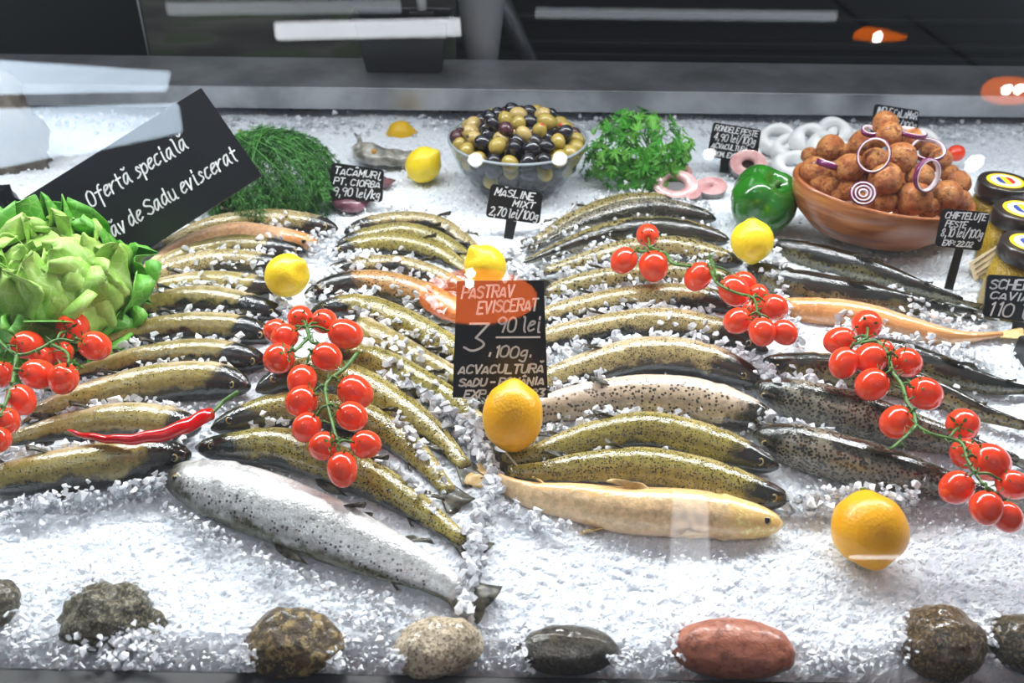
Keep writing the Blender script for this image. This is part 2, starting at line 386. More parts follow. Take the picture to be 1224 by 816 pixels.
# things behind the counter
screen = thing('clear_screen', PY(280, 75, 1.72), 'clear plastic screen with a blurred brown and green picture behind the ledge', 'screen')
def pic_mat():
    t = NT('blurred_picture'); tc = t.n('TexCoord'); co = t.coord('Generated', False); n = t.noise(2.6, co, 2); n2 = t.noise(5, co, 1)
    c = t.mix(t.step(n, .35, .65), rgb('#35332f'), rgb('#5a5a50')); c = t.mix(t.math('MULTIPLY', t.step(n2, .52, .66), 0.7), c, rgb('#3c4a28'))
    t.set(Base_Color=c, Roughness=0.25); return t.m
a = PY(160, -30, 1.74); b = PY(545, -30, 1.74); c = PY(545, 76, 1.70); d = PY(182, 76, 1.70)
mk('picture_sheet', *beam_vf([a, b, c, d], [p + Vector((0, 0.006, 0)) for p in (a, b, c, d)]), pic_mat(), screen, False)
e0, e1 = PY(158, -30, 1.735), PY(180, 77, 1.695)
mk('screen_edge', *tube_vf([e0, e1], 0.0022, 6), plain('clear_edge', '#8c9296', 0.2), screen)
tub = thing('black_tub', PY(482, 86, 1.60), 'tapered black plastic tub standing on the steel ledge', 'tub')
def quad_px(x0, x1, y, yy): return PY(x0, y, yy), PY(x1, y, yy)
zt = LZ1 + 0.001; cb = PY(482, 88, 1.575); 
def tubring(cx, cy, z, hx, hy): return [Vector((cx - hx, cy - hy, z)), Vector((cx + hx, cy - hy, z)), Vector((cx + hx, cy + hy, z)), Vector((cx - hx, cy + hy, z))]
cx = cb.x; V = []; Fc = []
for (z, hx, hy) in ((zt, .070, .03), (zt + .09, .083, .038), (zt + .093, .092, .044), (zt + .099, .092, .044), (zt + .099, .086, .038), (zt + .01, .068, .026)):
    V += tubring(cx, 1.615, z, hx, hy)
for i in range(5):
    for k in range(4): Fc.append((i * 4 + k, i * 4 + (k + 1) % 4, (i + 1) * 4 + (k + 1) % 4, (i + 1) * 4 + k))
Fc.append((3, 2, 1, 0)); Fc.append((20, 21, 22, 23))
o = mk('tub_body', V, Fc, plain('tub_plastic', '#1a1b20', 0.3), tub, False); bevel(o, 0.004, 2)
o = mk('buckle', *box_vf((cx + 0.038, 1.60, zt + 0.104), 0.045, 0.03, 0.008), M_BLACKP, tub, False); bevel(o, .002)
o = mk('white_strap', *tube_vf([Vector((cx + .038, 1.60, zt + .108)), Vector((cx + .036, 1.605, zt + .16)), Vector((cx + .030, 1.62, zt + .4))], .009, 8), plain('white_strap', '#d6d8da', .4), tub)
wb = thing('white_bucket', Vector((-0.02, 1.60, zt)), 'white tapered bucket on the steel ledge beside the black tub', 'bucket')
bx = PY(575, 80, 1.70).x
V, Fc = lathe_vf([(0, 0), (.028, 0), (.03, .004), (.062, .26), (.066, .26), (.066, .268), (.058, .268), (.026, .008), (0, .008)], 40, (bx, 1.745, 0.02))
mk('bucket_body', V, Fc, plain('white_plastic', '#c9ccd0', 0.35), wb)
# dark equipment behind, slats low on the wall
eq = thing('dark_cabinet', (0.75, 1.95, -0.2), 'dark cabinet with horizontal slats behind the steel ledge on the right', 'cabinet')
mk('cabinet_body', *box_vf((0.85, 2.2, 0.0), 2.1, 0.3, 1.2), plain('cabinet_dark', '#131316', 0.3), eq, False)
for k, y in enumerate((52, 66, 22)):
    q = PY(820, y, 2.03); o = mk('slat', *box_vf((0.85, 2.03, q.z), 2.0, 0.03, 0.012), plain('slat_grey', '#2b2c2f', 0.3, 0.5), eq, False); bevel(o, .002)
pp = [PY(590, -20, 2.0), PY(640, 90, 1.9)]
mk('cabinet_post', *tube_vf(pp, 0.02, 8), plain('post_grey', '#55585c', 0.35, 0.4), eq)
# crumpled bag at the left, black bag in front of it
def blob(name, c, sx, sy, sz, m, amp=0.15, freq=6, seed=0, parent=None, ns=36, nr2=26, tilt=None):
    V, Fc = sphere_vf(ns, nr2); out = []
    for p in V:
        q = p * (1 + amp * mnoise.noise(p * freq * 0.3 + Vector((seed, 0, 0))) + amp * 0.5 * mnoise.noise(p * freq + Vector((0, seed, 0))))
        q = Vector((q.x * sx, q.y * sy, q.z * sz))
        if tilt: q = tilt @ q
        out.append(Vector(c) + q)
    return mk(name, out, Fc, m, parent)
c = PY(8, 185, 1.30)
o = blob('paper_bag', (c.x - .01, 1.30, .040), .075, .05, .11, plain('pale_paper', '#6f665c', 0.5, vary=.5, scale=40, bump=.5), .3, 7, 3)
tag(o, 'crumpled grey-brown paper bag behind the lettuce at the left edge', 'bag')
c = P(-28, 262, 0.03)
o = blob('black_bag', (c.x, c.y, .03), .06, .06, .06, plain('black_film', '#101114', 0.15), .25, 6, 9)
tag(o, 'glossy black plastic bag beside the slanted sign at the left edge', 'bag')

# ------------------------------------------------------------------ the bed of crushed ice
def ice_height(X, Y):
    """numpy height of the bed; facets of crushed ice in two sizes on soft mounds"""
    Z = 0.004 * np.sin(X * 9 + 1.3) * np.cos(Y * 11) + 0.003 * np.sin(X * 23 + Y * 17)
    for cell, amp, tilt, seed in ((0.011, 0.0022, 0.13, 1), (0.0046, 0.0010, 0.21, 2)):
        rs = np.random.RandomState(seed); N = 512
        jx = rs.rand(N, N); jy = rs.rand(N, N); hh = rs.rand(N, N); tx = rs.randn(N, N); ty = rs.randn(N, N)
        gx = np.floor(X / cell).astype(int); gy = np.floor(Y / cell).astype(int)
        best = np.full(X.shape, 1e9); val = np.zeros(X.shape)
        for dx in (-1, 0, 1):
            for dy in (-1, 0, 1):
                ix = (gx + dx) % N; iy = (gy + dy) % N
                px_ = (gx + dx + jx[ix, iy]) * cell; py_ = (gy + dy + jy[ix, iy]) * cell
                ddx = X - px_; ddy = Y - py_; d2 = ddx * ddx + ddy * ddy
                vv = hh[ix, iy] * amp + tilt * np.clip(tx[ix, iy], -1.5, 1.5) * ddx + tilt * np.clip(ty[ix, iy], -1.5, 1.5) * ddy
                m = d2 < best; best = np.where(m, d2, best); val = np.where(m, vv, val)
        Z = Z + val
    return Z
def build_ice():
    nx, ny = 820, 700
    v = np.linspace(0, 1, ny) ** 1.35; yy = 0.352 + (YB + 0.02 - 0.352) * v
    U, YY = np.meshgrid(np.linspace(-1, 1, nx), yy)
    XX = U * (0.50 + 0.62 * YY)
    front = (P(0, 797).y + (P(1224, 819).y - P(0, 797).y) * (XX - P(0, 797).x) / (P(1224, 819).x - P(0, 797).x))
    Z = ice_height(XX, YY)
    fall = np.clip((YY - front) / 0.03, 0, 1); Z = Z * 1.0 + (fall ** 0.6 - 1) * 0.03 + 0.006 * np.clip((YY - 1.40) / .1, 0, 1)
    Z = np.where(YY < front + 0.001, -0.03, Z)
    V = np.stack([XX, YY, Z], -1).reshape(-1, 3)
    i = np.arange((ny - 1) * (nx - 1)); r = i // (nx - 1); c = i % (nx - 1); a = r * nx + c
    Q = np.stack([a, a + 1, a + nx + 1, a + nx], -1)
    me = bpy.data.meshes.new('crushed_ice')
    me.vertices.add(len(V)); me.vertices.foreach_set('co', V.ravel().astype(np.float32))
    me.loops.add(Q.size); me.loops.foreach_set('vertex_index', Q.ravel().astype(np.int32))
    me.polygons.add(len(Q)); me.polygons.foreach_set('loop_start', (np.arange(len(Q)) * 4).astype(np.int32)); me.polygons.foreach_set('loop_total', np.full(len(Q), 4, np.int32))
    me.update(); me.materials.append(M_ICE); me.polygons.foreach_set('use_smooth', np.zeros(len(Q), bool))
    o = bpy.data.objects.new('crushed_ice', me); col.objects.link(o)
    tag(o, 'bed of white crushed ice filling the whole display case', 'ice', kind='stuff')
build_ice()

# ------------------------------------------------------------------ fish
PROF = [(0, .10), (.012, .30), (.03, .44), (.06, .60), (.10, .75), (.15, .87), (.20, .95), (.28, 1.0), (.42, 1.0), (.52, .95), (.62, .87), (.72, .74), (.80, .60), (.87, .47), (.92, .40), (.955, .40), (.965, .30)]
def prof(t):
    for (a, ra), (b, rb) in zip(PROF, PROF[1:]):
        if t <= b:
            s = (t - a) / (b - a); return ra + (rb - ra) * s
    return PROF[-1][1]
UPZ = Vector((0, 0, 1))
def fan_vf(base, along, out, length, height, thick, nrm, fork=0.0, n=9, skew=0.4):
    """a fin: fan of rays from a base line; returns a thin closed blade with ridges"""
    V = []; Fc = []; rows = 5
    for side in (1, -1):
        for r in range(rows):
            s = r / (rows - 1)
            for k in range(n):
                u = k / (n - 1)
                edge = 1 - 0.28 * (2 * u - 1) ** 2 - fork * (1 - abs(2 * u - 1)) 
                p = base + along * (length * (u - 0.5) * (0.55 + 0.55 * s)) + along * (skew * s * height) + out * (height * s * edge)
                ridge = (0.35 + 0.65 * (k % 2)) * thick * (1 - 0.75 * s)
                V.append(p + nrm * (ridge * side + 0.0025 * math.sin(u * 7 + s * 3) * s))
    m = rows * n
    for r in range(rows - 1):
        for k in range(n - 1):
            a = r * n + k; Fc.append((a, a + 1, a + n + 1, a + n)); Fc.append((m + a, m + a + n, m + a + n + 1, m + a + 1))
    for k in range(n - 1): a = (rows - 1) * n + k; Fc.append((a, a + 1, m + a + 1, m + a))
    for r in range(rows - 1):
        a = r * n; Fc.append((a, a + n, m + a + n, m + a)); b = a + n - 1; Fc.append((b, m + b, m + b + n, b + n))
    return V, Fc
FISHES = []
def fish(pts, w, kind, label, D=0.039, zc=None, roll=-20, flat=1.0, fins=('dorsal', 'pelvic', 'anal'), tail=True, lift=0.0, group='trout laid out in fans on the ice', tl=0.036):
    """pts: spine snout to tail as pixels of its visible middle, w: visible width in pixels; the true diameter D is in metres, its rear side hidden behind nothing, its lower side behind the next fish"""
    n = 46; zc = (D * 0.36 if zc is None else zc) + lift
    mid = pts[len(pts) // 2]; spx = ppm(P(mid[0], mid[1], zc)); Dp = D * spx * 0.97
    spine = []
    m = len(pts)
    for i, (x, y) in enumerate(pts):
        t = i / (m - 1); sp = ppm(P(x, y, zc)); dp = D * sp * .97
        off = max(0.0, (dp - w)) / 2 * prof(min(t * .95, .95))
        taperz = zc - D * 0.06 * (max(0, t - .55) / .45)
        spine.append(P(x, y + off, taperz))
    C = catmull(spine, n)
    root = thing('trout', (C[n // 3].x, C[n // 3].y, 0), label, 'fish', group)
    ts = [(i / (n - 1)) for i in range(n)]
    seg = 30; V = []; UV = []; Fc = []; frames = []
    rl = math.radians(roll); Hd = D / 2 * 1.0; Wl = D / 2 * flat
    for i, t in enumerate(ts):
        T = (C[min(n - 1, i + 1)] - C[max(0, i - 1)]).normalized()
        Fv = T.cross(UPZ).normalized()
        if Fv.y > 0: Fv = -Fv
        U = Fv.cross(T); U = U if U.z > 0 else -U
        dv = Fv * math.cos(rl) + U * math.sin(rl); lv = -Fv * math.sin(rl) + U * math.cos(rl)
        tt = t * 0.965; r = prof(tt); gill = 1 + 0.05 * math.exp(-((tt - .185) / .014) ** 2) - 0.05 * math.exp(-((tt - .215) / .012) ** 2)
        lw = 1 - 0.45 * max(0, tt - .45) / .5
        frames.append((C[i], T, dv, lv, r * gill, lw))
        for k in range(seg + 1):
            b = 2 * PI * k / seg
            rd = Hd * r * gill; rw = Wl * r * gill * lw
            mouth = 1.0
            if tt < 0.085 and abs(abs((b % (2 * PI)) - PI) - 0.95) < 0.16: mouth = 0.87
            wob = 1 + 0.025 * mnoise.noise(Vector((C[i].x * 30, C[i].y * 30, b)))
            V.append(C[i] + (dv * math.cos(b) * rd + lv * math.sin(b) * rw) * mouth * wob); UV.append((tt, k / seg))
    for i in range(n - 1):
        for k in range(seg):
            a = i * (seg + 1) + k; Fc.append((a, a + 1, a + seg + 2, a + seg + 1))
    Fc.append(tuple(range(seg - 1, -1, -1))); Fc.append(tuple((n - 1) * (seg + 1) + k for k in range(seg)))
    body = mk('body', V, Fc, FM[kind], root, True, UV)
    finm = FIN_GOLD if kind in ('golden', 'apricot') else FIN_DARK
    def at(t): return frames[min(n - 1, int(round(t / .965 * (n - 1))))]
    for s in (-1, 1):
        c, T, dv, lv, r, lw = at(.07)
        b = s * math.radians(66); dirn = (dv * math.cos(b) * Hd + lv * math.sin(b) * Wl)
        pos = c + dirn * r * 0.93; q = axis_mw(pos, dirn, (0.0032, 0.0032, 0.0017))
        sv, sf = sphere_vf(14, 8)
        e = mk('eye', [q @ p for p in sv], sf, M_EYE, root)
        q2 = axis_mw(pos - dirn.normalized() * .0004, dirn, (0.0042, 0.0042, 0.0012)); mk('eye_ring', [q2 @ p for p in sv], sf, M_EYERING, e)
    if tail:
        c, T, dv, lv, r, lw = at(.95)
        hv = (dv * .6 + Vector((T.y, -T.x, 0)) * .55).normalized() if abs(dv.z) > .6 else dv
        hv = Vector((hv.x, hv.y, hv.z * .35)).normalized()
        mk('tail_fin', *fan_vf(c, hv, T, D * 0.72, tl, 0.0016, T.cross(hv).normalized(), 0.28, 13, 0.0), finm, root)
    if 'dorsal' in fins:
        c, T, dv, lv, r, lw = at(.46); mk('dorsal_fin', *fan_vf(c + dv * Hd * r * .93, T, (dv * .45 + T * .7).normalized(), .030, .016, .0012, lv), finm, root)
        c, T, dv, lv, r, lw = at(.78); mk('adipose_fin', *fan_vf(c + dv * Hd * r * .9, T, (dv * .6 + T * .8).normalized(), .006, .009, .001, lv, 0, 5), finm, root)
    for s in ((-1, 1) if 'pectoral' in fins else ()):
        c, T, dv, lv, r, lw = at(.23); b = s * math.radians(128); dirn = (dv * math.cos(b) * Hd + lv * math.sin(b) * Wl)
        mk('pectoral_fin', *fan_vf(c + dirn * r * .92, (T - dirn.normalized() * .1).normalized().cross(dirn.normalized()), (T + dirn.normalized() * .25).normalized(), .010, .028, .001, dirn.normalized(), 0, 7, .1), finm, root)
    for s in ((-1, 1) if 'pelvic' in fins else ()):
        c, T, dv, lv, r, lw = at(.55); b = s * math.radians(150); dirn = (dv * math.cos(b) * Hd + lv * math.sin(b) * Wl)
        mk('pelvic_fin', *fan_vf(c + dirn * r * .92, T.cross(dirn.normalized()), (T + dirn.normalized() * .4).normalized(), .009, .021, .001, dirn.normalized(), 0, 7, .1), finm, root)
    if 'anal' in fins:
        c, T, dv, lv, r, lw = at(.74); mk('anal_fin', *fan_vf(c - dv * Hd * r * .92, T, (-dv * .6 + T * .7).normalized(), .018, .014, .001, lv), finm, root)
    FISHES.append(body); return root
GA_ = 'trout of the left fan, heads to the right'; GB_ = 'trout of the second fan, tails to the right'; GC_ = 'trout of the third fan, heads to the right'; GD_ = 'trout laid towards the right edge'
A = dict(group=GA_, roll=-32)
fish([(404, 273), (370, 265), (320, 261), (262, 265), (225, 276), (196, 290)], 22, 'tan', 'tan trout with black head under the dill, rearmost of the left fan', **A)
fish([(380, 289), (333, 279), (283, 273), (233, 283), (203, 297), (175, 318)], 15, 'apricot', 'slim apricot-pink trout just in front of the dill', fins=(), **A)
fish([(366, 300), (333, 292), (283, 288), (233, 296), (200, 308), (165, 328)], 15, 'olive_dark', 'olive trout directly in front of the apricot-pink one', fins=(), **A)
fish([(345, 314), (320, 309), (267, 306), (213, 314), (180, 328), (147, 348)], 16, 'tan', 'tan trout whose head points at the left lemon from behind', fins=(), **A)
fish([(340, 344), (310, 338), (260, 334), (205, 337), (165, 349), (135, 366)], 20, 'olive', 'olive trout whose head lies under the left lemon', fins=('pelvic',), **A)
fish([(342, 374), (305, 365), (250, 355), (200, 358), (160, 370), (112, 396)], 27, 'olive_dark', 'black-headed olive trout just in front of the left lemon', fins=('pelvic',), **A)
fish([(328, 402), (295, 392), (245, 388), (195, 389), (155, 397), (118, 410)], 30, 'olive_dark', 'olive trout with glossy black head, behind the left tomato bunch tips', **A)
fish([(320, 433), (285, 424), (235, 421), (180, 425), (135, 433), (88, 444)], 32, 'olive_dark', 'dark olive trout, its tail beside the left tomato bunch', **A)
fish([(299, 463), (265, 454), (215, 455), (150, 464), (83, 480), (20, 502)], 45, 'olive', 'broad olive trout with a torn dark gill, behind the chili', D=.043, **A)
fish([(240, 511), (205, 503), (150, 499), (100, 504), (55, 512), (8, 524)], 36, 'olive', 'slim olive trout lying under the red chili', **A)
fish([(229, 543), (190, 545), (133, 553), (67, 561), (0, 571), (-65, 582)], 50, 'olive', 'front trout of the left fan with pale back and dark head', D=.044, **A)
B = dict(group=GB_, roll=-12)
fish([(411, 278), (440, 267), (477, 262), (520, 265), (548, 278), (572, 297)], 18, 'tan', 'tan trout with black snout, rearmost of the second fan', D=.034, **B)
fish([(403, 292), (438, 280), (477, 274), (515, 279), (545, 293), (560, 308)], 16, 'olive_spot', 'olive trout second from the back of the second fan', D=.034, **B)
fish([(395, 303), (427, 292), (466, 288), (505, 293), (534, 303), (560, 321)], 20, 'olive_spot', 'olive trout with black fin, third from the back of the second fan', D=.036, **B)
fish([(392, 321), (427, 314), (466, 312), (505, 318), (540, 331), (565, 345)], 14, 'tan', 'slim tan trout half sunk in ice, behind the rosy trout', D=.034, **B)
fish([(364, 351), (407, 335), (449, 333), (489, 341), (530, 357), (575, 384), (606, 415)], 20, 'half', 'olive and rosy trout whose tail runs behind the large price card', D=.040, **B)
fish([(370, 375), (401, 362), (440, 364), (485, 381), (530, 404), (575, 434), (598, 460)], 22, 'olive_spot', 'spotted olive trout running down to the middle of the large price card', **B)
fish([(398, 388), (425, 382), (460, 400), (491, 418), (530, 438), (585, 470)], 17, 'olive', 'slim olive trout mostly sunk in ice, behind the upper tomatoes', D=.036, **B)
fish([(385, 424), (425, 424), (455, 431), (493, 449), (535, 472), (582, 505)], 28, 'olive_spot', 'olive trout right of the tomatoes, its tail below the large price card', **B)
fish([(306, 467), (340, 448), (385, 443), (430, 457), (480, 485), (525, 520), (557, 556)], 34, 'olive_spot', 'long curved trout with black spotted tail, passing behind the tomato bunch', **B)
fish([(252, 512), (290, 495), (340, 484), (395, 486), (443, 500), (492, 532), (538, 585)], 30, 'olive_spot', 'curved olive trout with black head right of the chili stem', **B)
fish([(234, 534), (285, 532), (333, 531), (385, 546), (440, 567), (495, 600), (556, 645)], 40, 'olive_spot', 'long olive trout lying along the back of the silver trout', D=.041, **B)
fish([(197, 566), (235, 572), (300, 592), (375, 620), (450, 652), (510, 680), (553, 706)], 68, 'silver', 'large silver trout lying on its side on the ice in front', D=.060, flat=.62, roll=-14, zc=.018, fins=('dorsal', 'pelvic', 'anal'), group=GB_, tl=.04)
Cc = dict(group=GC_, roll=-26)
fish([(806, 240), (775, 237), (740, 241), (705, 252), (672, 266), (642, 284)], 17, 'grey_spot', 'tan spotted trout, rearmost of the third fan', D=.034, **Cc)
fish([(856, 262), (826, 254), (783, 249), (741, 253), (690, 267), (640, 292)], 24, 'dark_spot', 'dark spotted trout second from the back of the third fan', D=.036, group=GC_, roll=30)
fish([(873, 288), (830, 275), (775, 270), (720, 277), (670, 293), (620, 314)], 22, 'grey_spot', 'dark trout behind the upper tomato trio', D=.038, group=GC_, roll=40)
fish([(888, 314), (850, 302), (800, 293), (745, 297), (700, 308), (650, 322)], 22, 'grey_spot', 'grey-olive trout under the upper tomato trio', D=.037, **Cc)
fish([(885, 338), (840, 326), (780, 324), (725, 330), (675, 340), (618, 362)], 22, 'grey_spot', 'densely speckled trout in front of the upper tomato trio', D=.037, **Cc)
fish([(893, 371), (850, 356), (797, 352), (741, 357), (690, 366), (640, 380), (592, 402)], 27, 'tan', 'pale tan trout whose head is under the tomato bunch', D=.039, **Cc)
fish([(918, 420), (878, 402), (830, 389), (780, 385), (720, 391), (650, 404), (596, 428)], 34, 'tan', 'tan trout with glossy black side, its head right below the tomato bunch', D=.041, **Cc)
fish([(912, 458), (880, 441), (826, 426), (769, 423), (710, 436), (650, 456), (600, 484)], 40, 'tan', 'arched pale olive trout right of the large price card', D=.043, roll=-36, group=GC_)
fish([(928, 503), (885, 488), (825, 474), (767, 471), (705, 477), (645, 489), (592, 512)], 46, 'pale', 'pinkish pale-bellied trout with black spotted head', D=.046, roll=-60, group=GC_)
fish([(931, 558), (885, 539), (825, 520), (767, 510), (700, 521), (640, 540), (600, 548)], 37, 'olive_spot', 'olive trout whose dark tail spreads under the upright lemon', D=.040, tl=.03, **Cc)
fish([(944, 596), (895, 583), (830, 565), (770, 554), (700, 555), (650, 561), (607, 562)], 40, 'olive_spot', 'yellow-olive trout with black head beside the golden trout', D=.041, **Cc)
fish([(936, 626), (890, 618), (820, 610), (750, 607), (690, 598), (635, 590), (588, 572)], 50, 'golden', 'pale golden trout lying in front of the third fan', D=.043, roll=118, fins=('pectoral', 'pelvic', 'dorsal'), group=GC_)
D_ = dict(group=GD_, roll=75)
fish([(918, 292), (950, 297), (995, 309), (1049, 324), (1100, 342), (1150, 358)], 26, 'dark', 'dark trout stretching from the back lemon to the right', D=.038, **D_)
fish([(893, 318), (935, 334), (983, 344), (1049, 355), (1110, 366), (1165, 374)], 33, 'dark', 'thick dark trout in front of the lemon beside the pepper', D=.043, **D_)
fish([(925, 362), (960, 366), (1020, 373), (1083, 388), (1140, 400), (1196, 398)], 26, 'apricot', 'slender apricot trout with pale tail lying alone on the right', D=.036, roll=50, group=GD_, fins=('pelvic',), tl=.05)
fish([(1040, 408), (1075, 417), (1110, 430), (1150, 444), (1193, 457), (1235, 464)], 22, 'dark', 'slim dark trout reaching the right edge under the tomato bunch', D=.034, **D_)
fish([(912, 430), (950, 433), (1000, 438), (1060, 448), (1120, 466), (1175, 490), (1228, 507)], 30, 'grey_spot', 'speckled trout with head left of the right tomato bunch', D=.038, **D_)
fish([(899, 461), (950, 474), (1016, 491), (1083, 510), (1150, 529), (1215, 549)], 46, 'dark_spot', 'dark silver spotted trout under the right tomato vine', D=.046, **D_)
fish([(900, 517), (950, 526), (1016, 543), (1083, 560), (1140, 576), (1200, 594)], 42, 'dark_spot', 'front dark spotted trout at the right, with a pinkish mark', D=.046, **D_)

# ------------------------------------------------------------------ lettering: a stroke alphabet written as thin ribbons
GL = {
'A':'02 28 42|13 33','B':'02 08 28 37 36 25 05|25 34 33 22 02','C':'47 28 07 03 22 43','D':'02 08 28 46 44 22 02','E':'48 08|08 02|02 42|05 35','F':'48 08|08 02|05 35',
'G':'47 28 07 03 22 43|43 45|45 25','H':'02 08|42 48|05 45','I':'12 18','J':'38 33 22 03','L':'08 02|02 42','M':'02 08|08 24|24 48|48 42','N':'02 08|08 42|42 48',
'O':'28 07 03 22 43 47 28','P':'02 08|08 38 47 45 35 05','R':'02 08|08 38 47 45 35 05|25 42','S':'47 28 07 06 35 44 43 22 03','T':'08 48|28 22','U':'08 03 22 43 48','V':'08 22|22 48','X':'02 48|08 42','Z':'08 48|48 02|02 42',
'5':'48 08|08 05|05 25 44 43 22 03','Y':'08 25|48 25|25 22','0':'28 07 03 22 43 47 28','1':'17 28|28 22','2':'07 28 47 46 02|02 42','3':'08 48|48 25|25 44 43 22 03','4':'38 04|04 44|38 32','7':'08 48|48 12','8':'28 06 25 43 22 03 25 46 28','9':'46 25 06 07 28 47 46 32','6':'47 28 04 03 22 43 44 25 04',
'a':'36 16 04 03 12 35|36 33 42','c':'36 16 04 03 12 33','d':'36 16 04 03 12 34|38 33 42','e':'04 35 36 16 04 03 12 33','f':'48 38 26 20|06 46','g':'36 16 04 13 34|36 31 20 01','i':'16 12 22|17 18','k':'08 02|36 04|04 32','l':'08 18 13 22','m':'06 02|04 16 22|24 36 42',
'n':'06 02|04 26 35 32','o':'26 05 03 12 33 35 26','p':'06 00|05 26 35 33 12 03','r':'06 02|04 26 36','s':'35 26 15 24 33 12 02','t':'18 13 22|06 36','u':'06 03 12 33 36|36 32 42','v':'06 12|12 36','z':'06 36|36 02|02 32',
',':'13 11',';':'13 11','.':'12 13','/':'01 39',':':'13 14|16 17','-':'05 35',' ':''}
DIA = {'Ă':('A','brev'),'Â':('A','circ'),'ă':('a','brevl'),'Ț':('T','com'),'Ș':('S','com')}
DP = {'brev':[[(1,9.8),(2,9.0),(3,9.8)]],'circ':[[(1,9),(2,10)],[(2,10),(3,9)]],'brevl':[[(1,8.2),(2,7.4),(3,8.2)]],'com':[[(2,1.2),(1.6,0)]]}
def strokes(ch):
    extra = []
    if ch in DIA: ch, k = DIA[ch]; extra = DP[k]
    out = [[(float(p[0]), float(p[1])) for p in st.split()] for st in GL[ch].split('|') if st]
    wd = max([p[0] for st in out for p in st] + [1.6])
    return out + extra, wd
def chaikin(pts, n=2):
    for _ in range(n):
        if len(pts) < 3: break
        q = [pts[0]]
        for a, b in zip(pts, pts[1:]): q += [(a[0] * .75 + b[0] * .25, a[1] * .75 + b[1] * .25), (a[0] * .25 + b[0] * .75, a[1] * .25 + b[1] * .75)]
        pts = q + [pts[-1]]
    return pts
def write(line, mapf, nrm, u0, u1, v0, v1, hf, pw, V, Fc, slant=0.12):
    """line of text from (u0,v0) to (u1,v1) on a card, capital height hf of the card's height, pen width pw metres"""
    adv = []; x = 0
    for ch in line:
        st, wd = strokes(ch); adv.append((x, st)); x += wd + 1.15 if ch != ' ' else 2.2
    tot = x
    jit = random.Random(len(line) * 7 + ord(line[0]))
    for x0, st in adv:
        dy = jit.uniform(-.3, .3)
        for s in st:
            pts = chaikin(s)
            W = []
            for (gx, gy) in pts:
                gy = gy - 2 + dy; k = (x0 + gx + gy * slant * 2) / tot
                W.append(mapf(u0 + (u1 - u0) * k, v0 + (v1 - v0) * k - gy / 6 * hf))
            for a, b in zip(W, W[1:]):
                d = (b - a)
                if d.length < 1e-6: continue
                d.normalize(); sd = d.cross(nrm) * pw / 2; e = d * pw * .3; h = nrm * .0004
                add(V, Fc, [a - e - sd + h, a - e + sd + h, b + e + sd + h, b + e - sd + h, a - e - sd, a - e + sd, b + e + sd, b + e - sd], [(0, 1, 2, 3), (0, 4, 5, 1), (2, 6, 7, 3), (1, 5, 6, 2), (3, 7, 4, 0)])
def card(name, corners, base, lines, label, cat='sign', lean=18, bz=0.005, rr=0.0, stem=None, yaw=0, th=.0025, mat=M_BLACK, pen=.0016, extra=None):
    n = Vector((math.sin(math.radians(yaw)), -math.cos(math.radians(yaw)), 0)) * math.cos(math.radians(lean)) + UPZ * math.sin(math.radians(lean))
    p0 = P(base[0], base[1], bz); o_ = Vector((0, 0, HC))
    def hit(px, py):
        d = ray(px, py); return o_ + d * ((p0 - o_).dot(n) / d.dot(n))
    q = [hit(*c) for c in corners]
    def mp(u, v): return (q[0] * (1 - u) + q[1] * u) * (1 - v) + (q[3] * (1 - u) + q[2] * u) * v
    W = (q[1] - q[0]).length; H = (q[3] - q[0]).length
    root = thing(name, p0, label, cat)
    ru, rv = max(rr, .0006) / W, max(rr, .0006) / H; out = []
    for (cu, cv, a0) in ((1 - ru, rv, -90), (1 - ru, 1 - rv, 0), (ru, 1 - rv, 90), (ru, rv, 180)):
        for k in range(6):
            a = math.radians(a0 + 90 * k / 5); out.append(mp(cu + ru * math.cos(a), cv + rv * math.sin(a)))
    m = len(out); V = out + [p - n * th for p in out]
    mk('board', V, [tuple(range(m)), tuple(range(2 * m - 1, m - 1, -1))] + [(i, i + m, (i + 1) % m + m, (i + 1) % m) for i in range(m)], mat, root, False)
    if stem:
        a = [hit(*c) for c in stem]; up = n * .0
        mk('stake', *beam_vf([a[0], a[1], a[1] - n * th, a[0] - n * th], [a[3], a[2], a[2] - n * th, a[3] - n * th]), mat, root, False)
    V = []; Fc = []
    for ln in lines:
        write(ln[0], lambda u, v: mp(u, v) + n * .0003, n, ln[1], ln[2], ln[3], ln[4], ln[5], ln[6] if len(ln) > 6 else pen, V, Fc)
    if extra:
        for (ua, va, ub, vb) in extra:
            a, b = mp(ua, va) + n * .0003, mp(ub, vb) + n * .0003; d = (b - a).normalized(); sd = d.cross(n) * pen / 2; h = n * .0004
            add(V, Fc, [a - sd + h, a + sd + h, b + sd + h, b - sd + h], [(0, 1, 2, 3)])
    if V: mk('lettering', V, Fc, M_CHALK, root, False)
    return root
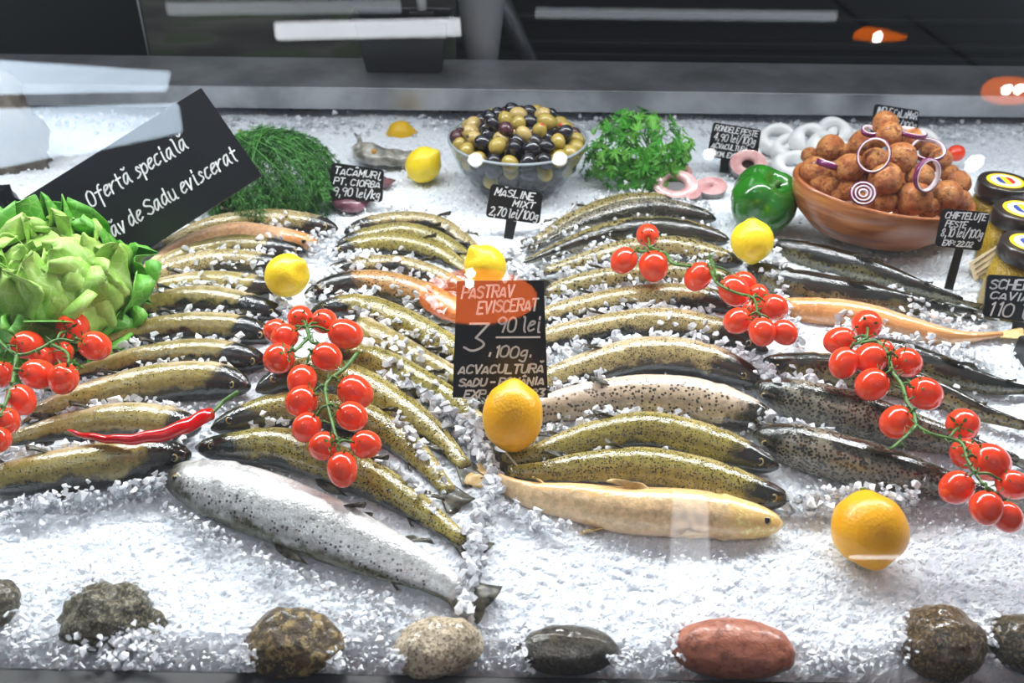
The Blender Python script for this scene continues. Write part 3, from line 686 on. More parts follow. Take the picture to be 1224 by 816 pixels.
# lines: text, u0, u1, v0, v1 (baseline), cap height, pen
card('slanted_sign', [(28, 237), (240, 105), (313, 210), (103, 345)], (165, 306),
     [('Ofertă specială', .245, .80, .40, .41, .15), ('Păstrăv de Sadu eviscerat', .06, .965, .745, .755, .15)],
     'large black board leaning askew behind the lettuce, special offer handwritten in white', lean=28, bz=.02, th=.003, pen=.0021)
card('price_card', [(546, 336), (650, 335), (655, 475), (541, 475)], (598, 480),
     [('PASTRĂV', .06, .66, .145, .135, .10), ('EVISCERAT', .24, .93, .275, .245, .10), ('3', .09, .36, .60, .60, .24, .0022), (',', .36, .44, .62, .62, .09), ('90 lei', .46, .96, .43, .43, .13),
      ('100g.', .42, .86, .65, .65, .10), ('ACVACULTURĂ', .05, .97, .79, .78, .075), ('SADU - ROMÂNIA', .06, .97, .90, .885, .065), ('EXP. 22.02.23', .12, .97, 1.0, .985, .065)],
     'large square black price card for gutted trout standing behind the upright lemon', lean=22, bz=.03, pen=.0019, extra=[(.45, .475, .94, .475)])
card('offal_price_sign', [(396, 194), (459, 203), (457, 242), (394, 236)], (420, 254),
     [('TACÂMURI', .06, .94, .30, .28, .20), ('PT. CIORBĂ', .06, .95, .60, .56, .19), ('9,90 lei/kg', .06, .95, .93, .90, .25)],
     'small rounded black price sign between the dill and the rear lemon', rr=.006, stem=[(416, 236), (428, 238), (426, 256), (415, 256)], pen=.0016)
card('olive_price_sign', [(587, 219), (649, 230), (645, 268), (580, 259)], (610, 283),
     [('MĂSLINE', .10, .86, .32, .28, .22), ('MIXT', .46, .88, .57, .55, .19), ('2,70 lei/100g', .06, .96, .92, .90, .26)],
     'small rounded black price sign in front of the glass olive bowl', rr=.006, stem=[(605, 262), (618, 265), (613, 286), (602, 285)], pen=.0016)
card('steak_price_sign', [(853, 146), (910, 155), (904, 196), (845, 187)], (875, 208),
     [('RONDELE PEȘTE', .05, .95, .22, .22, .16), ('4,90 lei/100g', .06, .92, .50, .48, .22), ('ACVACULTURĂ', .05, .78, .72, .70, .15), ('ROM. EXP: 22.02', .12, .96, .95, .92, .14)],
     'black price sign with four lines standing behind the pink fish steaks', rr=.004, stem=[(862, 188), (878, 190), (876, 208), (860, 206)], pen=.0013)
card('squid_price_sign', [(1046, 124), (1099, 132), (1096, 166), (1040, 158)], (1068, 178),
     [('INELE CALAMAR', .06, .97, .34, .33, .26), ('5,90 lei/100g', .06, .96, .72, .70, .26)],
     'small black price sign at the back, half hidden by the heap of fish balls', rr=.005, stem=[(1060, 160), (1072, 162), (1072, 180), (1060, 180)], pen=.0015)
card('fish_ball_price_sign', [(1127, 249), (1184, 254), (1172, 300), (1118, 294)], (1137, 346),
     [('CHIFTELUȚE', .08, .95, .24, .22, .17), ('PEȘTE', .12, .58, .46, .45, .16), ('8,10 lei/100g', .06, .96, .73, .68, .22), ('EXP: 22.02', .14, .80, .95, .93, .14)],
     'rounded black price sign on a long stake beside the wooden bowl', rr=.005, stem=[(1143, 297), (1152, 298), (1139, 347), (1129, 345)], pen=.0013, mat=plain('brown_black_card', '#1d1a1b', .35))
card('caviar_price_sign', [(1181, 328), (1252, 333), (1248, 388), (1175, 378)], (1200, 395),
     [('SCHEMBEA', .05, 1.12, .32, .27, .22), ('CAVIAR', .07, .88, .55, .52, .17), ('110 lei', .04, 1.0, .95, .92, .32)],
     'black price sign reading 110 cut off by the right edge below the jars', rr=.005, stem=[(1212, 384), (1228, 386), (1226, 400), (1210, 398)], pen=.0019)

# ------------------------------------------------------------------ lemons
def lemon(px, py, wpx, hpx, zc, label, axis=(0, 0, 1), mat=M_LEMON, nip=.16):
    c = P(px, py, zc); k = 1 / ppm(c); r = wpx * k / 2; h = hpx * k / 2
    V, Fc = sphere_vf(40, 30); out = []
    ax = Vector(axis).normalized(); q = ax.to_track_quat('Z', 'Y')
    sd = rnd.random() * 9
    for p in V:
        z = p.z; s = 1 + .03 * mnoise.noise(p * 1.6 + Vector((sd, 0, 0)))
        zz = z * h * .93 + (nip * h * max(0, (z - .82) / .18) ** 1.5 if z > 0 else -nip * .5 * h * max(0, (-z - .86) / .14) ** 1.5)
        rr_ = (1 - .25 * max(0, abs(z) - .7) / .3)
        out.append(c + q @ Vector((p.x * r * s * rr_ * 1.02, p.y * r * s * rr_ * 1.02, zz * s)))
    t = thing('lemon', (c.x, c.y, c.z - min(h, r)), label, 'lemon', None)
    mk('peel', out, Fc, mat, t)
    e = c - q @ Vector((0, 0, h * (.95 + nip * .42))); mk('stem_scar', *tube_vf([e + q @ Vector((0, 0, .0018)), e - q @ Vector((0, 0, .0012))], .0026, 10), plain('lemon_scar', '#6d7a2c', .7), t)
    return c
lemon(506, 197, 40, 50, .030, 'small lemon beside the fish scraps, rearmost left lemon', (.75, -.1, .7))
lemon(479, 160, 30, 36, .006, 'lemon sunk in the dark gap below the steel ledge', (1, 0, .1), plain('lemon_in_shade', '#E8B818', .4))
lemon(343, 329, 50, 60, .052, 'lemon lying on the left fan of trout', (.75, -.1, .65))
lemon(580, 318, 48, 58, .050, 'lemon behind the large price card, its top showing', (-.55, 0, .85))
lemon(899, 288, 49, 57, .055, 'yellow lemon in front of the green bell pepper', (.1, -.25, -1), nip=.1)
lemon(613, 497, 71, 94, .052, 'upright deep yellow lemon in front of the large price card', (.05, .5, .85), M_LEMON2, .03)
lemon(1039, 632, 86, 97, .034, 'large deep yellow lemon alone on the ice at lower right', (.05, -.75, -.6), M_LEMON2, .06)
o = mk('toothpick', *tube_vf([P(605, 541, .026), P(620, 559, .016)], .0011, 6), plain('pale_wood', '#cdbfa5', .6)); tag(o, 'pale toothpick poking out under the upright lemon', 'toothpick')

# ------------------------------------------------------------------ cherry tomatoes on the vine
def tomato_mesh():
    V, Fc = sphere_vf(26, 18); out = []
    for p in V:
        d = math.hypot(p.x, p.y); z = p.z - .16 * math.exp(-(d / .22) ** 2) * (1 if p.z > 0 else .0)
        out.append(Vector((p.x, p.y, z * (1.10 if z < 0 else 1.02))))
    return mesh('tomato_skin', out, Fc, M_TOM)
TM = tomato_mesh()
def calyx_mesh():
    V = []; Fc = []
    for k in range(5):
        a = 2 * PI * k / 5; d = Vector((math.cos(a), math.sin(a), 0)); s = Vector((-d.y, d.x, 0)); n0 = len(V)
        L_ = 1.0 if k % 2 else .8
        for (x, wd, z) in ((.05, .10, .0), (.25, .16, .07), (.5, .11, .02), (.75, .05, .12), (.9 * L_, .012, .22)):
            V += [d * x + s * wd + UPZ * z, d * x + UPZ * (z + .035), d * x - s * wd + UPZ * z]
        for i in range(4):
            for j in range(2): b = n0 + i * 3 + j; Fc.append((b, b + 1, b + 4, b + 3))
    v, f = tube_vf([Vector((0, 0, 0)), Vector((.03, 0, .25)), Vector((.1, 0, .5))], .07, 6); add(V, Fc, v, f)
    return mesh('tomato_calyx', V, Fc, M_VINE)
CM = calyx_mesh()
def cluster(toms, stems, group, where, vlabel, z, dz=0.0):
    cs = []; allst = []
    for st in stems: allst += [P(x, y, z + .012 + dz) for x, y in st]
    for i, tmm in enumerate(toms):
        px, py, wpx, label = tmm[0], tmm[1], tmm[2], tmm[3]
        zz = z + (tmm[4] if len(tmm) > 4 else 0)
        c = P(px, py, zz); r = wpx / ppm(c) / 2
        near = min(allst, key=lambda p: (p - c).length); ax = (near - c); ax.z = max(ax.z, .0) + .004; ax.normalize()
        sp = rnd.random() * 6
        t = thing('cherry_tomato', c, label, 'tomato', group)
        put('skin', TM, t, axis_mw(Vector(), ax, (r * .98, r * .98, r * rnd.uniform(1.0, 1.14)), sp))
        e = c + ax * r * .86
        put('calyx', CM, t, axis_mw(e - c, ax, r * 1.0, sp))
        cs.append((c, near, e + ax * r * .4, r))
    v0 = allst[0]; vt = thing('tomato_vine', v0, vlabel, 'vine')
    for st in stems:
        pts = catmull([P(x, y, z + .012 + dz) for x, y in st], 6 * len(st))
        mk('stem', *tube_vf(pts, lambda s: .0022 - .0008 * s, 7), M_VINE, vt)
    V = []; Fc = []
    for c, near, e, r in cs:
        if (near - e).length > .045: continue
        mid = (near + e) / 2 + UPZ * .003; v, f = tube_vf(catmull([near, mid, e], 7), .0013, 6); add(V, Fc, v, f)
    for st in stems:                                                     # little dry sepal hairs along the stem
        pts = catmull([P(x, y, z + .012 + dz) for x, y in st], 6 * len(st))
        for p in pts[::3]:
            d = Vector((rnd.uniform(-1, 1), rnd.uniform(-1, 1), rnd.uniform(-.2, .8))).normalized(); v, f = tube_vf([p, p + d * .004, p + d * .009 + UPZ * .001], lambda s: .0011 - .0009 * s, 5); add(V, Fc, v, f)
    mk('side_stems', V, Fc, M_VINE, vt)
g = 'cherry tomatoes on the vine at the lettuce'
cluster([(87, 391, 38, 'tomato resting on the lettuce edge, topmost of the left bunch'), (113, 413, 36, 'rightmost tomato of the left bunch'), (32, 412, 35, 'tomato against the lettuce, under the upper left vine bend', .004),
  (74, 421, 27, 'half hidden tomato in the middle of the left bunch', -.012), (45, 447, 37, 'big tomato left of the lower right one, in the left bunch'), (76, 452, 35, 'lower right tomato of the left bunch, beside a trout tail'),
  (50, 428, 30, 'hidden tomato behind the big one in the left bunch', -.012), (25, 477, 33, 'tomato just below the vine fork at the left edge'), (7, 503, 32, 'tomato cut by the left edge, second from the bottom'),
  (-2, 525, 30, 'lowest tomato of the left bunch, cut by the left edge', -.006), (2, 447, 30, 'tomato at the left edge level with the big one', -.008)],
  [[(-6, 402), (10, 418), (25, 424), (45, 418), (68, 406), (90, 408)], [(20, 424), (17, 445), (14, 460), (4, 488), (-6, 505)], [(62, 412), (80, 422), (82, 438)]], g, '', 'green vine stem holding the left tomato bunch', .052)
g = 'cherry tomatoes on the vine between the left fans'
cluster([(359, 380, 31, 'tomato at the top of the tall bunch'), (387, 384, 31, 'second tomato from the top of the tall bunch, right of the topmost'), (412, 399, 37, 'large tomato at the upper right of the tall bunch'),
  (330, 395, 29, 'rearmost tomato on the upper left of the tall bunch', -.006), (341, 402, 32, 'tomato in front of the rearmost one, upper left of the tall bunch', .004), (334, 428, 38, 'tomato sticking out furthest left in the tall bunch'),
  (390, 426, 35, 'round tomato in the centre of the upper half of the tall bunch', .008), (361, 454, 36, 'tomato just below the furthest left one of the tall bunch'), (361, 479, 38, 'tomato left of the main stem, middle of the tall bunch', .004),
  (367, 510, 35, 'tomato left of the stem, third from the bottom of the tall bunch'), (387, 533, 36, 'tomato second from the bottom of the tall bunch', .004), (424, 468, 40, 'tomato right of the cut vine stem'),
  (420, 497, 36, 'tomato directly below the one beside the cut vine stem', .004), (437, 531, 35, 'tomato furthest right at the bottom of the tall bunch'), (409, 560, 37, 'lowest tomato of the tall bunch, above the silver trout')],
  [[(427, 422), (412, 440), (396, 452), (389, 462), (392, 485), (398, 508), (404, 530)], [(367, 392), (372, 408), (384, 412), (372, 422)], [(368, 404), (352, 420)]], g, '', 'green vine of the tall tomato bunch with a cut stem end', .056)
g = 'cherry tomatoes on the vine across the third fan'
cluster([(774, 281, 28, 'topmost tomato of the trio on the third fan'), (746, 311, 31, 'left tomato of the trio on the third fan'), (781, 317, 36, 'broad lower right tomato of the trio on the third fan'),
  (835, 330, 32, 'single tomato midway along the vine on the third fan'), (877, 347, 36, 'large upper left tomato of the cluster beside the apricot trout'), (889, 338, 28, 'tomato hidden behind the large upper left one', -.008),
  (906, 352, 26, 'small tomato peeking from behind the vine of the cluster', -.006), (925, 367, 32, 'tomato at the right of the cluster, beside the apricot trout'), (882, 383, 32, 'left lower tomato of the cluster, on a trout head'),
  (899, 371, 24, 'half hidden tomato in the heart of the cluster', -.01), (911, 396, 33, 'lowest tomato of the cluster on the third fan', .004), (937, 397, 30, 'lower right tomato of the cluster, over the ice')],
  [[(762, 300), (778, 302), (795, 302), (803, 314), (822, 318), (846, 320), (857, 338), (880, 350), (900, 356), (906, 376)], [(848, 306), (852, 318), (857, 330)], [(776, 296), (790, 300)]], g, '', 'green vine linking the tomatoes across the third fan', .058)
g = 'cherry tomatoes on the vine at the right'
cluster([(1036, 388, 36, 'rearmost tomato of the right bunch'), (1004, 407, 33, 'tomato at the upper left of the right bunch'), (1055, 419, 27, 'tomato hidden behind the centre of the right bunch', -.01), (1009, 433, 35, 'tomato furthest left in the right bunch'),
  (1041, 428, 38, 'big centre tomato of the upper right bunch', .006), (1083, 433, 36, 'tomato at the upper right of the right bunch'), (1043, 459, 39, 'tomato below the big centre one of the right bunch'), (1105, 470, 40, 'tomato right of the vine fork, on the spotted trout'),
  (1073, 504, 40, 'tomato left of the long bare vine, on the dark trout'), (1151, 507, 39, 'topmost tomato of the lowest bunch at the right edge'), (1154, 542, 36, 'tomato tucked behind the vine of the lowest bunch', -.006),
  (1182, 552, 46, 'oblong tomato in the middle of the lowest bunch', .006), (1144, 582, 39, 'leftmost tomato of the lowest bunch'), (1210, 579, 36, 'tomato of the lowest bunch nearest the right edge'),
  (1179, 606, 39, 'front tomato of the lowest bunch, on the ice', .004), (1203, 617, 36, 'lowest tomato of all at the right edge', -.004)],
  [[(1030, 410), (1048, 408), (1062, 425), (1066, 443), (1078, 460), (1084, 480), (1092, 492), (1096, 508), (1112, 518), (1134, 524), (1150, 530), (1156, 548), (1166, 566), (1176, 580)], [(1096, 508), (1082, 522), (1066, 536)], [(1036, 404), (1020, 412)]], g, '', 'long green vine of the right tomato bunch', .064)
c = P(1143, 183, .03); t = thing('cherry_tomato', c, 'single tomato alone on the ice behind the wooden bowl', 'tomato'); put('skin', TM, t, axis_mw(Vector(), (1, -.2, .1), .0135))

# ------------------------------------------------------------------ chili
cp = [P(x, y, z) for x, y, z in ((80, 514, .040), (105, 521, .043), (140, 525, .046), (172, 523, .048), (202, 517, .048), (228, 506, .046), (252, 494, .044))]
ch = thing('chili_pepper', cp[3], 'long red chili lying across two trout of the left fan', 'chili')
mr = plain('chili_red', '#D01014', 0.14, coat=.5, hex2='#B50A0E', scale=30)
cc = catmull(cp, 40); mk('pod', *tube_vf([p + Vector((0, 0, .0008 * math.sin(i * .9))) for i, p in enumerate(cc)], lambda s: .0008 + .0063 * min(1, s * 1.25) ** .75 * (1 if s < .96 else .85) * (1 + .04 * math.sin(s * 40)), 16), mr, ch)
st = catmull([P(250, 495, .045), P(257, 490, .046), P(268, 479, .047), P(285, 468, .05)], 14)
mk('stem', *tube_vf(st, lambda s: .0048 if s < .12 else .0018 + .0004 * s, 10), M_VINE, ch)

# ------------------------------------------------------------------ green bell pepper
c = P(912, 240, .045); k = 1 / ppm(c); V, Fc = sphere_vf(60, 36); out = []
bq = Vector((.34, -.30, 1)).normalized().to_track_quat('Z', 'Y')
for p in V:
    a = math.atan2(p.y, p.x); lob = .88 + .17 * abs(math.cos(2 * a + .9)) ** .55 * (1 - .25 * abs(p.z)) + .03 * math.cos(a)
    d = math.hypot(p.x, p.y); z = p.z * 1.0 - (.42 * math.exp(-(d / .36) ** 2) if p.z > 0 else -.15 * math.exp(-(d / .3) ** 2)) + .06 * math.cos(4 * a + .5) * d * (1 if p.z > 0 else -1)
    sh = (1 + .10 * p.z)
    out.append(c + bq @ (Vector((p.x * lob * sh * 41, p.y * lob * sh * 41, z * 40)) * k))
bp = thing('bell_pepper', (c.x, c.y, 0), 'glossy green bell pepper left of the wooden bowl', 'pepper')
mp_ = NT('pepper_green'); n_ = mp_.noise(16, None, 2); mp_.set(Base_Color=mp_.mix(mp_.step(n_, .3, .7), rgb('#2c7a1c'), rgb('#1d5c16')), Roughness=.14); mp_.b.inputs['Coat Weight'].default_value = .6
mk('flesh', out, Fc, mp_.m, bp)
tp = c + bq @ (Vector((0, 0, 22)) * k); mk('stem', *tube_vf(catmull([tp, tp + bq @ Vector((.002, 0, .006)), tp + bq @ Vector((.006, -.002, .011))], 8), lambda s: .008 if s < .2 else .0042, 10), M_VINE, bp)

# ------------------------------------------------------------------ glass bowl of olives
bc = P(619, 164, .088); kr = 83 / ppm(bc); by = bc.y
bowl = thing('glass_bowl', (bc.x, bc.y, .004), 'round clear glass bowl heaped with mixed olives at the back', 'bowl')
def bowl_glass():
    t = NT('bowl_glass'); t.t.nodes.remove(t.b)
    tr = t.n('BsdfTransparent'); tr.inputs[0].default_value = (0.86, 0.90, 0.92, 1)
    gl = t.n('BsdfGlossy'); gl.inputs['Roughness'].default_value = 0.03; fr = t.n('LayerWeight'); fr.inputs['Blend'].default_value = .28
    f = t.math('MULTIPLY_ADD', t.math('POWER', fr.outputs['Facing'], 2.5), .75, .03, clamp=True)
    mx = t.n('MixShader'); t.l(f, mx.inputs[0]); t.l(tr.outputs[0], mx.inputs[1]); t.l(gl.outputs[0], mx.inputs[2]); t.l(mx.outputs[0], t.out.inputs[0]); return t.m
mg = bowl_glass(); pr = [(0, 0.004), (.045, .004), (.062, .010), (.083, .028), (.100, .052), (.111, .074), (.117, .088), (.1195, .089), (.1195, .086), (.113, .070), (.102, .048), (.085, .024), (.064, .005), (.045, .0), (0, .0)]
pr = [(r * kr / .118, z) for r, z in pr]
mk('bowl_wall', *lathe_vf(pr, 64, (bc.x, bc.y, .0)), mg, bowl)
mk('bowl_rim', *lathe_vf([((.1175 + .0022 * math.cos(a)) * kr / .118, .0885 + .0022 * math.sin(a)) for a in [2 * PI * q / 8 for q in range(9)]], 64, (bc.x, bc.y, 0)), plain('rim_glass', '#9aa3a8', .1, coat=1), bowl)
br = NT('olive_brine'); br.set(Base_Color=rgb('#23242a'), Roughness=.15)
mk('brine', *lathe_vf([(0, .006), (.04, .006), (.058, .012), (.072, .026), (.078, .042), (0, .044)], 40, (bc.x, bc.y, 0)), br.m, bowl)
mo = [plain('olive_green', '#b5a052', .16, coat=.4, hex2='#98843a', scale=80), plain('olive_black', '#16161c', .12, coat=.6, hex2='#23232c'), plain('olive_pale', '#c9b277', .18, coat=.4, hex2='#ab9152', scale=80), plain('olive_purple', '#4a2a30', .16, coat=.4)]
M_PIM = plain('pimiento', '#c23a20', .3); M_PIT = plain('olive_hole', '#3a2c14', .5)
V, Fc = sphere_vf(16, 12); OM = [mesh('olive_flesh', [Vector((p.x, p.y, p.z * 1.2)) for p in V], Fc, m) for m in mo]
Vc, Fcc = lathe_vf([(0, .02), (.26, 0), (.30, -.12)], 12); PIM = [mesh('stuffing', Vc, Fcc, M_PIM), mesh('pit_hole', Vc, Fcc, M_PIT)]
names = [('green olive heaped in the glass bowl', 'green olives in the glass bowl'), ('shiny black olive heaped in the glass bowl', 'black olives in the glass bowl'), ('pale pitted olive heaped in the glass bowl', 'pale olives in the glass bowl'), ('purple-brown olive heaped in the glass bowl', 'purple olives in the glass bowl')]
spots = []
for (z, R_, full) in ((.030, .072, 0), (.048, .086, 0), (.066, .095, 0), (.083, .101, 1), (.099, .080, 1), (.112, .048, 1)):
    R_ = R_ * kr / .118; rr_ = R_
    while rr_ > (.0 if full else R_ - .015):
        m = max(1, int(2 * PI * rr_ / .0245)); ph = rnd.random() * 6
        for q in range(m):
            a = ph + 2 * PI * q / m; spots.append((bc.x + rr_ * math.cos(a), bc.y + rr_ * math.sin(a), z + rnd.uniform(-.003, .004), z))
        rr_ -= .0235
for (x, y, z, lz) in spots:
    dark = (lz < .06 and rnd.random() < .75) or (rnd.random() < (.55 if abs(x - bc.x) < .055 else .18))
    ki = 1 if dark else rnd.choice([0, 0, 0, 2, 2, 2, 3] if lz > .06 else [0, 1, 3])
    where = 'low in the glass bowl, seen through its wall' if lz < .075 else ('at the rim of the glass bowl' if lz < .09 else ('on top of the heap in the glass bowl' if lz < .105 else 'at the very peak of the heap in the glass bowl'))
    side = 'left side' if x < bc.x - .035 else ('right side' if x > bc.x + .035 else 'middle')
    t = thing('olive', (x, y, z), names[ki][0].split(' heaped')[0] + ' ' + where + ', ' + side, 'olive', names[ki][1] + ', ' + side + (' low' if lz < .075 else ' rim' if lz < .09 else ' top' if lz < .105 else ' peak')); ax = Vector((rnd.uniform(-1, 1), rnd.uniform(-1, .3), rnd.uniform(-.6, .9))); s = .0116 * rnd.uniform(.92, 1.1)
    put('flesh', OM[ki], t, axis_mw(Vector(), ax, s))
    if ki in (0, 2) and lz > .09 and rnd.random() < .6:
        put('stuffing' if ki == 0 else 'pit_hole', PIM[0 if ki == 0 else 1], t, axis_mw(ax.normalized() * s * 1.19, ax, s))

# ------------------------------------------------------------------ wooden bowl with fish balls and onion rings
def wood_mat():
    t = NT('bowl_wood'); tc = t.n('TexCoord'); mp = t.n('Mapping'); mp.inputs['Scale'].default_value = (3, 3, 22); mp.inputs['Rotation'].default_value = (0.25, .1, 0); t.l(tc.outputs['Object'], mp.inputs[0])
    n = t.noise(3.2, mp.outputs[0], 4, .6); n2 = t.noise(9, t.coord('Object', False), 2)
    c = t.mix(t.step(n, .35, .62), rgb('#8a4a24'), rgb('#c07f4a')); c = t.mix(t.step(n2, .45, .6), c, rgb('#9c5a30'))
    t.set(Base_Color=c, Roughness=.3); t.b.inputs['Coat Weight'].default_value = .3; t.bump(n, .1, .001); return t.m
wc = P(1056, 226, .082); kw = 110 / ppm(wc)
wb_ = thing('wooden_bowl', (wc.x, wc.y, 0), 'brown turned wooden bowl heaped with fried fish balls', 'bowl')
pr = [(0, -.070), (.060, -.070), (.088, -.062), (.114, -.042), (.129, -.018), (.134, .0), (.1325, .004), (.127, .003), (.121, -.016), (.104, -.038), (.078, -.055), (.05, -.063), (0, -.065)]
V, Fc = lathe_vf([(r * kw / .134, z) for r, z in pr], 64); tl_ = Matrix.Rotation(math.radians(7), 3, 'Y')
mk('bowl_body', [wc + tl_ @ Vector((p.x, p.y * .72, p.z)) for p in V], Fc, wood_mat(), wb_)
def ball_mat():
    t = NT('fried_ball'); co = t.coord(); n = t.noise(2.6, co, 5, .65); n2 = t.noise(1.1, co, 3); v = t.voro(5.5, co); vs = t.n('SeparateColor'); t.l(v.outputs['Color'], vs.inputs[0])
    c = t.mix(t.step(n2, .3, .7), rgb('#b5632b'), rgb('#d39450')); c = t.mix(t.step(n, .46, .66), c, rgb('#8a4319'))
    sp = t.math('MULTIPLY', t.step(v.outputs['Distance'], .32, .18), t.step(vs.outputs[0], .80, .82)); c = t.mix(sp, c, rgb('#31321a'))
    t.set(Base_Color=c, Roughness=.38); t.b.inputs['Coat Weight'].default_value = .25; t.bump(t.noise(4, co, 5, .7), .9, .006); return t.m
MB_ = ball_mat(); BM = []
for s in range(5):
    V, Fc = sphere_vf(28, 20); BM.append(mesh('fried_ball', [p * (1 + .07 * mnoise.noise(p * 1.3 + Vector((s * 5, 0, 0))) + .025 * mnoise.noise(p * 5 + Vector((0, s * 3, 0)))) for p in V], Fc, MB_))
balls = [(470, 375, 105, .108), (530, 290, 95, .128), (455, 318, 62, .112), (600, 362, 105, .132), (640, 275, 92, .142), (725, 205, 92, .172), (742, 242, 92, .168), (690, 335, 92, .146), (782, 325, 112, .150), (727, 402, 122, .128),
         (830, 470, 122, .108), (530, 432, 74, .100), (600, 438, 84, .106), (725, 482, 86, .100), (825, 262, 86, .158), (920, 335, 88, .130), (850, 392, 96, .132), (955, 382, 64, .118), (945, 462, 112, .102), (985, 418, 92, .108), (992, 482, 84, .092), (585, 300, 50, .130), (650, 405, 60, .118), (885, 300, 70, .138), (560, 378, 60, .110), (880, 440, 80, .108),
         (770, 440, 60, .108), (700, 265, 60, .150), (655, 486, 84, .094), (790, 500, 80, .090), (880, 502, 84, .088), (560, 458, 74, .094), (490, 418, 70, .098), (940, 505, 70, .084)]
ORD = 'first second third fourth fifth sixth seventh eighth ninth tenth eleventh twelfth'.split()
def brow(b): return 0 if b[3] < .107 else 1 if b[3] < .119 else 2 if b[3] < .135 else 3 if b[3] < .155 else 4
RN = ['nearest the front rim', 'one row up from the front rim', 'in the middle rows', 'high in the heap', 'at the top of the heap']
for i, (x, y, dd, z) in enumerate(balls):
    rw = sorted([b for b in balls if brow(b) == brow((x, y, dd, z))]); od = ORD[rw.index((x, y, dd, z))]
    px, py = 816 + x / 3, 80 + y / 3; z -= .014; c = P(px, py, z); r = dd / 3 / ppm(c) / 2; z += .014
    t = put('fish_ball', BM[i % 5], None, Matrix.Translation(c) @ Matrix.Rotation(rnd.random() * 6, 4, 'Z') @ Matrix.Rotation(rnd.random() * 3, 4, 'X') @ Matrix.Scale(r, 4))
    tag(t, 'fried brown fish ball ' + RN[brow((x, y, dd, z))] + ', ' + od + ' from the left', 'fish ball', 'fish balls in the wooden bowl')
M_ONW = plain('onion_white', '#ece3e6', .25, coat=.3, hex2='#dcc6d2', scale=90); M_ONP = plain('onion_purple', '#6b1f55', .22, coat=.4)
def onion(px, py, z, w_, nrm, label, wd=.006, rings=1, sq=1.0):
    c = P(816 + px / 3, 80 + py / 3, z - .014); R_ = w_ / 3 / ppm(c) / 2
    q = Vector(nrm).normalized().to_track_quat('Z', 'Y').to_matrix().to_4x4(); t = thing('onion_ring', c, label, 'onion ring')
    for j in range(rings):
        R2 = R_ * (1 - .3 * j); M_ = Matrix.Translation(c) @ q @ Matrix.Diagonal((1, sq, 1, 1)); h = wd / 2
        th = .0022
        V, Fc = lathe_vf([(R2 - th, -h), (R2 - .0005, -h), (R2 - .0005, h), (R2 - th, h), (R2 - th, -h)], 48); mk('flesh', [M_ @ p for p in V], Fc, M_ONW, t)
        V, Fc = lathe_vf([(R2 - .0005, -h), (R2 + .0007, -h * .9), (R2 + .0007, h * .9), (R2 - .0005, h)], 48); mk('skin', [M_ @ p for p in V], Fc, M_ONP, t)
onion(685, 317, .158, 112, (-.35, -.85, .45), 'large thin onion ring on edge over the middle fish balls', sq=1.1)
onion(880, 298, .156, 118, (-.1, -.45, .9), 'tilted onion ring on top of the right fish balls', sq=.85)
onion(877, 388, .146, 100, (.25, -.9, .2), 'upright oval onion ring leaning on the right fish balls', sq=1.2, wd=.007)
onion(520, 350, .132, 80, (.3, .25, 1), 'purple onion arc between two left fish balls', wd=.008)
onion(646, 453, .120, 92, (0, -.8, .6), 'small onion slice with inner rings at the front rim', rings=3, wd=.004, sq=.9)
onion(672, 230, .165, 60, (0, -.2, 1), 'purple onion arc left of the topmost fish ball')
onion(822, 236, .172, 100, (.1, .05, 1), 'flat purple onion ring right behind the topmost fish ball')

# ------------------------------------------------------------------ squid rings, fish steaks, scraps
M_SQ = sss(plain('squid_white', '#eef0f0', .3, coat=.3), .3, .006, (1, .9, .8))
def torus_vf(c, R_, r_, nrm, sq=1.0, n=36, m=12, wob=0):
    q = Vector(nrm).normalized().to_track_quat('Z', 'Y'); V = []; Fc = []
    for i in range(n):
        a = 2 * PI * i / n; rr_ = r_ * (1 + wob * math.sin(3 * a + c[0] * 50))
        for j in range(m):
            b = 2 * PI * j / m; V.append(Vector(c) + q @ Vector(((R_ + rr_ * math.cos(b)) * math.cos(a), (R_ + rr_ * math.cos(b)) * math.sin(a) * sq, rr_ * math.sin(b) * 1.3)))
    for i in range(n):
        for j in range(m): Fc.append((i * m + j, ((i + 1) % n) * m + j, ((i + 1) % n) * m + (j + 1) % m, i * m + (j + 1) % m))
    return V, Fc
for (px, py, z, R_, r_, nn) in ((922, 186, .012, .024, .009, (-.3, -.4, 1)), (945, 180, .022, .026, .010, (.2, -.5, 1)), (930, 168, .030, .026, .010, (-.1, -.6, 1)), (967, 168, .038, .024, .011, (.3, -.7, .8)), (948.5, 198, .014, .024, .010, (-.2, -.3, 1)),
                             (985, 176, .036, .024, .010, (.5, -.4, 1)), (1008, 168, .030, .026, .010, (.2, -.3, 1)), (996, 158, .042, .020, .010, (-.3, -.8, .8)), (1100, 172, .03, .024, .010, (-.3, -.3, 1))):
    v, f = torus_vf(P(px, py, z), R_, r_, nn, .85, wob=.15); o = mk('squid_ring', v, f, M_SQ); sq_ = sorted([922, 945, 930, 967, 948.5, 985, 1008, 996, 1100]); tag(o, 'thick white squid ring behind the wooden bowl, ' + 'leftmost,second,third,fourth,fifth,sixth,seventh,eighth,last'.split(',')[min(range(9), key=lambda i_: abs(sq_[i_] - px))] + ' from the left of the pile', 'squid ring', 'squid rings behind the wooden bowl')
M_STK = sss(plain('steak_flesh', '#dcb3b0', .25, coat=.4, hex2='#c98f90', scale=60), .2, .005); M_HOLE = plain('belly_hole', '#20090c', .3); M_STSK = plain('steak_skin', '#4d4a4a', .25, coat=.4, hex2='#8d8a88', scale=60)
